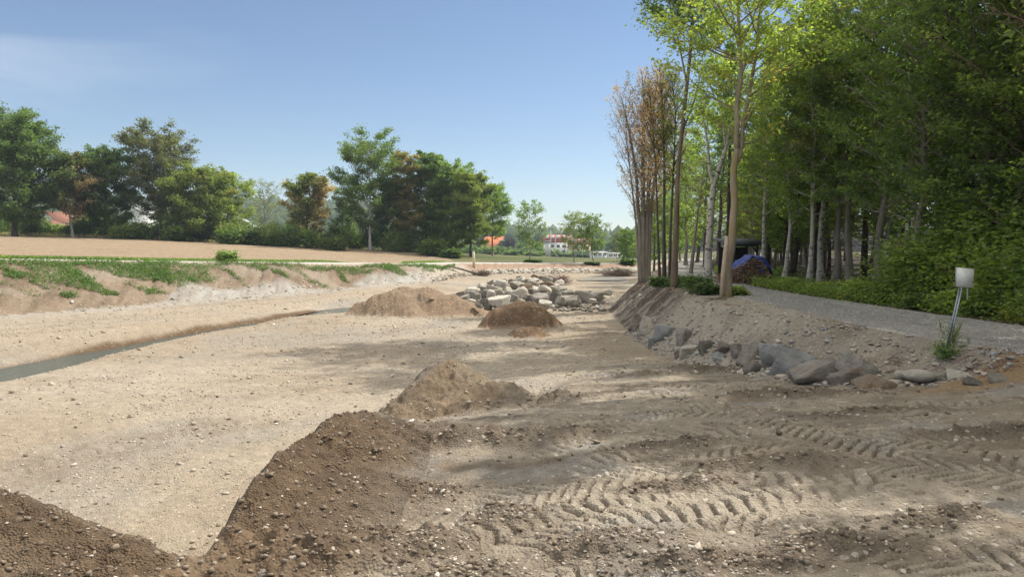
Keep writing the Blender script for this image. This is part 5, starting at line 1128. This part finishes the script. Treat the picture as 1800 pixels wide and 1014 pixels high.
lp = np.concatenate(lp); V, Fq, T = leaves(lp, np.full(len(lp), .035), rgx.random(len(lp)), rgx); r2 = empty('bindweed', (0, 0, 0), 0, 'thin leafy shoots climbing up the leaning sign post', 'climbing plant'); sh.build('stems', BK['brown'], r2); mk('leaves', V, Fq, LM['mid'], r2, False, {'tint': T})

# ------------------------------------------------------------------ wood pile, tarpaulin, shed
wx, wy = 10.0, 31.2; wz = fz(wx, wy) + .05
wp = empty('wood_pile', (wx, wy, wz), 0, 'stacked split firewood under the blue tarpaulin beside the path', 'wood pile')
bark_end = stone_mat('cut_wood', [(.16, .09, .05), (.30, .19, .11), (.22, .13, .08), (.38, .26, .16), (.13, .08, .05)])
lg = MB(); rgx = np.random.default_rng(12)
def pile_h(u): return 1.03 * (1 - .55 * abs(u) ** 2.2)
for yy in (-.42, .1):
    for i in range(15):
        for j in range(12):
            u = (i - 7) / 7.0; x_ = (i - 7) * .09 * 1.0 + (j % 2) * .05 + rgx.uniform(-.01, .01); z = .05 + j * .095
            if z > pile_h(u): continue
            rr = rgx.uniform(.038, .055); L = .42 + rgx.uniform(-.05, .05); lg.tube([(x_, yy - L / 2 + rgx.uniform(-.04, .04), z), (x_ + rgx.uniform(-.01, .01), yy + L / 2, z)], [rr, rr], 6)
lg.build('split_logs', bark_end, wp)
lf = MB()
for i in range(12):
    for j in range(9):
        x_ = -1.45 + i * .11 - (0) ; z = .05 + j * .095
        if z > .35 + i * .05 or x_ > -.8 and False: continue
        lf.tube([(x_ + .0, -.75 + rgx.uniform(-.05, .05), z), (x_, -.35, z)], [rgx.uniform(.035, .05)] * 2, 6)
lf.build('loose_logs', bark_end, wp)
tm, n, b, out = newmat('blue_tarpaulin'); b.inputs['Base Color'].default_value = (.010, .042, .30, 1); b.inputs['Roughness'].default_value = .35; b.inputs['Specular IOR Level'].default_value = .5; bump(n, b, noise(n, texco(n), 5, 5, .6), .12)
nu, nv = 40, 26; uu, vv = np.meshgrid(np.linspace(-1, 1, nu), np.linspace(-1, 1, nv))
xx = uu * .80 + .10; yy = vv * .62
zz = 1.12 * (1 - .52 * np.abs(uu) ** 2.4) + .05 * np.sin(uu * 9 + vv * 4) + .06 * (fbm(uu * 4 + 5, vv * 4, 3, 8) - .5)
drop = np.clip(np.abs(vv) - .72, 0, 1) * 1.6 * (1 + .5 * np.sin(uu * 6)) + np.clip(-.1 - uu, 0, 1) * 0; side = np.clip(np.abs(uu) - .85, 0, 1) * 2.4
gap = np.exp(-((uu + .25) / .28) ** 2) * (vv < -.7)
zz = zz - drop * (1 - gap) - side
Vt = np.stack([xx, np.clip(yy, -.66, .66) - .04 * np.sin(uu * 8) * (vv < -.7), zz], -1).reshape(-1, 3); gi_ = (np.arange(nv - 1)[:, None] * nu + np.arange(nu - 1)).ravel(); qt = np.stack([gi_, gi_ + 1, gi_ + nu + 1, gi_ + nu], 1)
tp_ = mk('tarpaulin', Vt, qt, tm, None, True); tp_.location = (wx, wy, wz); so_ = tp_.modifiers.new('thick', 'SOLIDIFY'); so_.thickness = .012; tag(tp_, 'bright blue tarpaulin draped over the firewood stack', 'tarpaulin')
dk = plain_mat('dark_timber', (.05, .045, .04), .8, .3, 10, bmp=.01); rf_m = plain_mat('grey_roofing', (.10, .11, .125), .7, .25, 6)
sx, sy = 10.25, 33.6; sz_ = fz(sx, sy)
shd = empty('open_shed', (sx, sy, sz_), .1, 'small dark open shed with a flat grey roof behind the wood pile', 'shed'); shd.scale = (.66, .7, .78)
for a, c in [(-1.0, -.8), (1.0, -.8), (-1.0, .8), (1.0, .8)]:
    m_ = MB(); m_.box((a, c, 1.1), (.12, .12, 2.3)); m_.build('post', dk, shd)
m_ = MB(); m_.box((0, .0, 2.33), (2.7, 2.3, .10), 0, Matrix.Rotation(R(5), 4, 'X')); m_.box((0, -1.12, 2.2), (2.7, .05, .16)); m_.build('roof', rf_m, shd)
m_ = MB(); m_.box((0, -.8, 2.08), (2.1, .1, .12)); m_.box((-.8, -.8, 1.85), (.08, .07, .6), 0, Matrix.Rotation(R(40), 4, 'Y')); m_.box((.8, -.8, 1.85), (.08, .07, .6), 0, Matrix.Rotation(R(-40), 4, 'Y')); m_.build('beam', dk, shd)
m_ = MB(); m_.box((0, .84, 1.0), (2.0, .05, 1.9)); m_.build('back_wall', dk, shd)
m_ = MB(); m_.box((.35, .2, .65), (.7, .5, 1.1)); m_.build('stored_box', plain_mat('pale_box', (.34, .34, .33), .7), shd)
p = at_px(1258, 32.5); m_ = MB(); m_.box((0, 0, .17), (1.3, .5, .07)); m_.box((-.5, 0, .06), (.1, .4, .2)); m_.box((.5, 0, .06), (.1, .4, .2)); o = m_.build('timber_bench', plain_mat('old_planks', (.2, .16, .11), .8, .3), None); o.location = p; tag(o, 'low weathered plank bench left of the wood pile', 'bench')

# ------------------------------------------------------------------ debris on the works ground
def brush(name, px, py, w, h, label, colm, n_=260, seed=1, Y0=None):
    p = hit(px, py, Y0 or 3); rgx = np.random.default_rng(seed); m_ = MB()
    for i in range(n_):
        a = rgx.uniform(0, 6.28); b0 = rgx.normal(size=3) * np.array([.22 * w, .2 * w, .1 * h]) + [0, 0, .12 * h]; b0[2] = abs(b0[2])
        d = np.array([math.cos(a), math.sin(a), rgx.uniform(.0, 1.1)]); L = rgx.uniform(.2, .5) * w; m_.tube([b0, b0 + d * L * .5 + rgx.normal(size=3) * .04, b0 + d * L * np.array([1, 1, .8 * h / w])], [.018, .012, .004], 4, False)
    o = m_.build(name, colm, None); o.location = p; return tag(o, label, 'brushwood' if 'brush' in name else 'root ball')
brush('brush_pile', 982, 499, 1.9, 1.4, 'brownish dry brush pile at the right end of the weir top', BK['red'], 420, 2, 45)
brush('root_ball', 1085, 486, 3.0, 1.3, 'rust brown root ball lying beyond the pool', BK['brown'], 420, 3, 50)
brush('root_ball', 849, 485, 1.3, 1.1, 'dark root ball at the corner of the far left bank', BK['brown'], 220, 4, 50)
a = np.array(hit(780, 470, 50)); e = np.array(hit(846, 484, 50)); m_ = MB(); m_.tube([a + (e - a) * t + np.array([0, 0, .12 + .06 * math.sin(t * 5)]) for t in np.linspace(0, 1, 8)], np.linspace(.05, .12, 8), 6, True, None, .2, np.random.default_rng(2))
tag(m_.build('fallen_branch', BK['dark'], None), 'long dark fallen branch lying down the far left bank', 'branch')
p = hit(833, 471, 50); m_ = MB(); m_.tube([(0, 0, -.2), (0, 0, .8), (-.04, 0, 1.65)], [.13, .13, .12], 8, True, None, .08, np.random.default_rng(2)); o = m_.build('marker_post', plain_mat('pale_post', (.50, .45, .33), .8), None); o.location = p; tag(o, 'pale wooden marker post on the far left bank', 'post')
# exposed roots at the feet of bank trees
rgx = np.random.default_rng(21); m_ = MB()
for px, Yd in [(1130, 35.8), (1134, 35.6), (1184, 27.7), (1276, 22.9), (1170, 30.6), (1120, 36)]:
    for q in range(9):
        b0 = np.array(at_px(px, Yd)); a_ = rgx.uniform(2.4, 4.4); L = rgx.uniform(.4, 1.2); pl = []
        for t in np.linspace(0, 1, 6):
            x_, y_ = b0[0] + math.cos(a_) * L * t + rgx.normal() * .03, b0[1] + math.sin(a_) * L * t + rgx.normal() * .03; pl.append((x_, y_, float(gz(x_, y_)[0]) + .03 * (1 - t) + .005))
        m_.tube(pl, np.linspace(.035, .008, 6), 5, False)
tag(m_.build('exposed_roots', BK['brown'], None), 'washed out brown roots running down the bank below the trees', 'roots', kind='stuff')
# dead twigs on the dirt near the sign post
m_ = MB()
for q in range(26):
    px, py = rgx.uniform(1560, 1800), rgx.uniform(622, 660); a = np.array(hit(px, py)); a_ = rgx.uniform(-.6, .6) + math.pi * (q % 2); L = rgx.uniform(.15, .5); pl = []
    for t in np.linspace(0, 1, 5):
        x_, y_ = a[0] + math.cos(a_) * L * t, a[1] + math.sin(a_) * L * t * .5 + rgx.normal() * .01; pl.append((x_, y_, float(gz(x_, y_)[0]) + .012 + .03 * math.sin(3.14 * t)))
    m_.tube(pl, np.linspace(.009, .004, 5), 4, False)
tag(m_.build('dead_twigs', BK['red'], None), 'dry root strands lying in the reddish soil near the sign post', 'twigs', kind='stuff')

# bare overhanging branch reaching in from a tree beyond the frame
m_ = MB(); rgx = np.random.default_rng(31); b0 = np.array(Q(1905, 40, 13.0)); e0 = np.array(Q(1742, 12, 12.4)); n8 = 9
pl = np.array([b0 + (e0 - b0) * t + np.array([0, 0, -.14 * math.sin(t * 3.1)]) + rgx.normal(size=3) * .02 for t in np.linspace(0, 1, n8)]); m_.tube(pl, np.linspace(.035, .008, n8), 6, True, None, .2, rgx)
for q in range(16):
    f = rgx.uniform(.1, 1); o_ = np.array([np.interp(f * (n8 - 1), range(n8), pl[:, i]) for i in range(3)]); e2 = o_ + np.array([-rgx.uniform(.1, .5), rgx.uniform(-.2, .2), rgx.uniform(-.25, .35)]); m_.tube([o_, (o_ + e2) / 2 + rgx.normal(size=3) * .02, e2], [.010, .007, .003], 4, False)
b1 = b0 + np.array([.9, .3, -.3]); m_.tube([b0, b1], [.035, .06], 6)
m_.tube([b1, (b1[0] + .25, b1[1] + .1, b1[2] - 2.5), (b1[0] + .3, b1[1] + .1, fz(b1[0] + .3, b1[1] + .1))], [.06, .10, .13], 8)
tag(m_.build('bare_tree', BK['brown'], None, True), 'bare brown branch reaching into the upper right corner of the photo', 'tree')
# ------------------------------------------------------------------ village
glass = plain_mat('window_glass', (.05, .06, .075), .15, .1); white_r = plain_mat('white_render', (.75, .75, .73), .8, .05); tile = plain_mat('orange_tiles', (.50, .15, .06), .8, .15, 2); tile_d = plain_mat('brown_tiles', (.24, .11, .07), .8, .15, 2); tile_r = plain_mat('red_tiles', (.36, .10, .07), .8, .15, 2); wood_d = plain_mat('dark_boards', (.12, .075, .05), .8); cream = plain_mat('cream_render', (.62, .48, .30), .8, .08); grey_r = plain_mat('grey_render', (.40, .40, .41), .8, .08)
def house(name, px, base_py, Y, w, d, h, rh, rz, wall, roof, label, wins=((-.25, .5), (.25, .5)), overh=.5, zoff=0, chim=True):
    p = at_px(px, Y); r = empty(name, (p[0], p[1], p[2] + zoff), rz, label, 'house')
    V = [(-w/2, -d/2, -1), (w/2, -d/2, -1), (w/2, d/2, -1), (-w/2, d/2, -1), (-w/2, -d/2, h), (w/2, -d/2, h), (w/2, d/2, h), (-w/2, d/2, h), (0, -d/2, h + rh), (0, d/2, h + rh)]
    mk('wall', V, [np.array([[0, 1, 5, 4], [2, 3, 7, 6], [1, 2, 6, 5], [3, 0, 4, 7]]), np.array([[4, 5, 8], [6, 7, 9]])], wall, r)
    t = .18; k_ = rh / (w / 2); o_ = overh
    def slab(s_):
        x1 = s_ * (w / 2 + o_); z1 = h - o_ * k_ + .05; z2 = h + rh + .05; y1, y2 = -d / 2 - o_, d / 2 + o_
        return [(x1, y1, z1), (x1, y2, z1), (0, y2, z2), (0, y1, z2), (x1, y1, z1 + t), (x1, y2, z1 + t), (0, y2, z2 + t), (0, y1, z2 + t)]
    m_ = MB()
    for s_ in (-1, 1): m_.add(slab(s_), [[0, 1, 2, 3], [4, 5, 6, 7], [0, 1, 5, 4], [1, 2, 6, 5], [3, 0, 4, 7], [2, 3, 7, 6]])
    rf = m_.build('roof', roof, r)
    if chim: m_ = MB(); m_.box((w * .15, d * .1, h + rh), (.6, .6, 1.6)); m_.build('chimney', tile_d, rf)
    for (u, v) in wins:
        m_ = MB(); m_.box((u * w, -d / 2 - .03, v * h), (1.1, .08, 1.2)); wn = m_.build('window', white_r, r); m_ = MB(); m_.box((u * w, -d / 2 - .085, v * h), (.9, .04, 1.0)); m_.build('pane', glass, wn)
    return r
def gable_at(name, x0, x1, eave, ridge_, base, Y, **kw): pass
house('village_house', 870, 446, 325, 9.5, 11, 2.6, 4.6, .75, white_r, tile, 'house with a steep orange roof and white gable beyond the meadow', ((-.22, .55), (.22, .55), (0, 1.3)))
house('garden_hut', 824, 447, 260, 8.0, 5, 2.0, 2.2, .4, wood_d, tile_d, 'low hut with a brown tiled roof left of the orange roofed house', (), .5, 0, False)
def row_house(px0, px1, Y, zt, label, roofm, wallm, name='terrace_house', n_=5, depth=9, hh=4.6, rh=2.6):
    x0, x1 = (px0 - 900) / F * Y, (px1 - 900) / F * Y; L = x1 - x0; z = float(gz((x0 + x1) / 2, Y)[0])
    r = empty(name, ((x0 + x1) / 2, Y, z), 0, label, 'building'); hh = zt
    m_ = MB(); m_.box((0, 0, hh / 2 - .5), (L, depth, hh + 1)); m_.build('wall', wallm, r)
    m_ = MB(); w = depth / 2 + .5
    m_.add([(-L/2 - .4, -w, hh), (L/2 + .4, -w, hh), (L/2 + .4, 0, hh + rh), (-L/2 - .4, 0, hh + rh), (-L/2 - .4, w, hh), (L/2 + .4, w, hh)], [[0, 1, 2, 3], [3, 2, 5, 4], [0, 4, 5, 1]], [[0, 3, 4], [1, 5, 2]]); rf = m_.build('roof', roofm, r)
    for i in range(n_):
        u = -L / 2 + L * (i + .5) / n_; m_ = MB(); m_.box((u, -depth / 4, hh + rh * .72), (1.3, 2.2, 1.5)); m_.build('dormer', white_r, rf)
        for v in (.3, .72):
            m_ = MB(); m_.box((u, -depth / 2 - .03, hh * v), (1.3, .08, 1.2)); m_.build('window', glass, r)
    return r
row_house(956, 1004, 330, 5.6, 'long building with a red tiled roof and white dormers behind the mast', tile_r, white_r, n_=5, rh=3.4)
row_house(1000, 1036, 300, 4.4, 'second red roofed building with an ochre wall right of the first', tile_r, cream, n_=3, rh=2.6)
row_house(1012, 1024, 262, 2.6, 'small ochre house front below the red roofs', tile_d, cream, n_=2, rh=1.4)
# modern white building with flat roof and dark window bands
def flat_house(px0, px1, Y, py_top, py_base, label):
    x0, x1 = (px0 - 900) / F * Y, (px1 - 900) / F * Y; zt = EYE + (430 - py_top) / F * Y; zb = EYE + (430 - py_base) / F * Y; L = x1 - x0; H_ = zt - zb
    r = empty('modern_house', ((x0 + x1) / 2, Y, zb), 0, label, 'building')
    m_ = MB(); m_.box((0, 0, H_ / 2 - .6), (L, 8, H_ + 1.2 - .25)); m_.build('wall', white_r, r); m_ = MB(); m_.box((0, 0, H_ - .1), (L + .8, 8.8, .22)); m_.build('roof', white_r, r)
    for fl in (.30, .74):
        for i in range(3):
            m_ = MB(); u = -L / 2 + L * (i + .5) / 3; m_.box((u, -4.03, H_ * fl), (L / 3 * .72, .08, H_ * .26)); wn = m_.build('window', glass, r); m_ = MB(); m_.box((u, -4.09, H_ * fl), (.12, .04, H_ * .26)); m_.build('mullion', white_r, wn)
    return r
flat_house(1040, 1063, 205, 443, 459, 'left block of the modern white flat-roofed building with dark windows')
flat_house(1066, 1090, 209, 444.5, 459, 'right block of the modern white flat-roofed building with dark windows')
# houses glimpsed through the left gap
for px, Yd, w, h, rh, rz, wl, rf, lab in [(90, 150, 6, 1.6, 1.3, .3, white_r, tile_d, 'white house with brownish roof glimpsed through the left trees'), (112, 160, 7, 3.0, 2.0, -.4, white_r, tile_d, 'white house with dark roof in the gap right of the huge tree'), (99, 138, 5, 1.2, .9, 0, white_r, tile_d, 'low white outbuilding in the gap right of the huge tree'), (408, 170, 7, 4.5, 1.5, .2, white_r, grey_r, 'white gable house showing behind the yellowish tree'), (427, 178, 7, 3.6, 1.5, .2, grey_r, grey_r, 'grey building behind the end of the left clump'), (238, 150, 6, 5, 1.5, .1, white_r, grey_r, 'white building hidden behind the left clump')]:
    house('village_house', px, 0, Yd, w, 7, h, rh, rz, wl, rf, lab, ((-.25, .5), (.25, .5)), .4, 0, False)
# floodlight mast and ball-stop fence
mst = plain_mat('mast_steel', (.45, .47, .47), .5, .1, 3, .3)
p = at_px(968, 180); r = empty('floodlight_mast', p, 0, 'thin tall floodlight mast on the sports ground', 'mast'); Hm = EYE + (430 - 402) / F * 180 - p[2]
m_ = MB(); m_.tube([(0, 0, -.3), (0, 0, Hm)], [.13, .07], 7); m_.build('pole', mst, r); m_ = MB(); m_.box((0, 0, Hm), (1.6, .25, .12)); m_.box((-.5, 0, Hm + .25), (.5, .35, .35)); m_.box((.5, 0, Hm + .25), (.5, .35, .35)); m_.build('lamp_head', mst, r)
p = at_px(963, 176); r = empty('transformer_tower', p, 0, 'slim pale concrete pillar beside the floodlight mast', 'pillar'); m_ = MB(); m_.box((0, 0, 1.6), (1.1, 1.1, 4.2)); m_.build('shaft', plain_mat('pale_concrete', (.52, .52, .49), .8), r); m_ = MB(); m_.box((0, 0, 3.85), (1.5, 1.5, .25)); m_.build('cap', grey_r, r)
fn = empty('ball_stop_fence', at_px(1020, 172), 0, 'tall see-through ball-stop fence of thin posts on the sports ground', 'fence'); fb = fn.location
for px in range(976, 1092, 12):
    q = at_px(px, 172); m_ = MB(); m_.tube([(q[0] - fb[0], 0, q[2] - fb[2] - .2), (q[0] - fb[0], 0, q[2] - fb[2] + (4.5 if px % 36 == 4 else 2.4))], [.045, .045], 5); m_.build('post', mst, fn)
m_ = MB(); x0, x1 = at_px(976, 172)[0] - fb[0], at_px(1088, 172)[0] - fb[0]
for z in (.3, 1.2, 2.1): m_.tube([(x0, 0, z), (x1, 0, z - .5)], [.025, .025], 4)
m_.build('rail', mst, fn)
p = at_px(982, 174); m_ = MB(); m_.tube([(0, 0, 0), (-2.6, 0, 3.0)], [.08, .08], 5); o = m_.build('mast_brace', mst, None); o.location = p; tag(o, 'slanting pale strut beside the floodlight mast', 'strut')
# hedges and garden trees in front of the village
VG = 'garden trees around the village'
vt = [(895, 425, 290, 20, 'copper', 'dark purple copper beech right of the orange roofed house'), (800, 430, 220, 40, 'mid', 'green tree left of the brown roofed hut'), (848, 424, 300, 18, 'dark', 'pointed dark conifer left of the orange roofed house'), (917, 432, 280, 24, 'dark', 'dark green tree between the copper beech and the twin-stemmed tree'), (883, 424, 315, 12, 'dark', 'dark tree hugging the orange roof'), (944, 432, 260, 22, 'mid', 'green garden tree left of the light mast'), (1052, 424, 300, 22, 'mid', 'green tree standing behind the white flat-roofed building'), (1078, 425, 290, 22, 'dark', 'dark tree behind the right white block'), (1098, 424, 240, 20, 'mid', 'green tree right of the white building'), (1120, 420, 230, 24, 'mid', 'green tree behind the grey stem clump, far off'), (838, 428, 280, 16, 'mid', 'green tree behind the brown roofed hut'), (930, 436, 250, 18, 'mid', 'low green tree behind the twin-stemmed one'), (1135, 424, 220, 24, 'mid', 'distant green tree at the bend')]
vsrc = {}
for i, (px, top, Yd, wpx, lm, lab) in enumerate(vt):
    p = at_px(px, Yd); H_ = EYE + (430 - top) / F * Yd - p[2]; 
    build_tree('garden_tree', (p[0], p[1], p[2] - .1), lab, 'tree', VG, lm, 'dark', seed=900 + i, H=H_, r0=.2, base=.05, spread=min(.6, (wpx / 2 / F * Yd) / H_), prof='round' if 'conifer' not in lab else 'cone', limbs=34, up=.3, nleaf=2600, lsize=.65, sig=.6, sub=5, twig=False)
for i in range(34):
    px = 800 + i * 9.8; Yd = 245 + 20 * math.sin(i * 1.7)
    if 1036 < px < 1094: Yd = 196
    if 950 < px < 1035: Yd = 232
    p = at_px(px, Yd); shrub((p[0], p[1], p[2] - .2), random.uniform(1.6, 3.2) * (.22 if 1030 < px < 1098 else 1), random.uniform(3.5, 5.5), ['mid', 'dark'][i % 2], ['green garden hedge bush in front of the village', 'dark garden hedge bush in front of the village'][i % 2], 'hedge bushes before the village', 30, .6, 700, 'hedge_bush')
# distant woods: thousands of small crowns on the hills, one mass
rgx = np.random.default_rng(77); N = 5200; a = np.radians(rgx.uniform(-40, 30, N)); r_d = rgx.uniform(430, 1100, N); x, y = r_d * np.sin(a), r_d * np.cos(a)
sdp = rgx.uniform(4.5, 8, N); Vb, Fb = ICO1; zt_ = gz(x, y)
jit = 1 + rgx.uniform(-.25, .25, (N, len(Vb))); V = Vb[None] * jit[..., None] * np.stack([sdp, sdp, sdp * rgx.uniform(1.0, 1.7, N)], 1)[:, None] + np.stack([x, y, zt_ + 4], 1)[:, None]
Fa = (Fb[None] + (np.arange(N) * len(Vb))[:, None, None]).reshape(-1, 3)
dm = stone_mat('distant_foliage', [(.02, .04, .014), (.035, .06, .018), (.05, .08, .022)]); tag(mk('distant_forest', V.reshape(-1, 3), Fa, dm, None, False), 'dark green woods covering the distant hills', 'forest', kind='stuff')

# ------------------------------------------------------------------ haze over the whole place
hv_ = [(i, j, k_) for i in (-1500, 1500) for j in (-300, 1600) for k_ in (-4, 110)]
hz = mk('haze', [(i, j, k_) for i, j, k_ in hv_], np.array([[0, 1, 3, 2], [4, 6, 7, 5], [0, 4, 5, 1], [2, 3, 7, 6], [0, 2, 6, 4], [1, 5, 7, 3]]), None)
hm = bpy.data.materials.new('haze_air'); hm.use_nodes = True; n = hm.node_tree; n.nodes.clear(); o_ = n.nodes.new('ShaderNodeOutputMaterial'); v_ = n.nodes.new('ShaderNodeVolumePrincipled')
v_.inputs['Color'].default_value = (.72, .84, 1, 1); v_.inputs['Density'].default_value = .0003; v_.inputs['Anisotropy'].default_value = .2; n.links.new(v_.outputs[0], o_.inputs['Volume']); hz.data.materials.append(hm)
tag(hz, 'thin blue summer haze in the air over the valley', 'haze', kind='stuff')
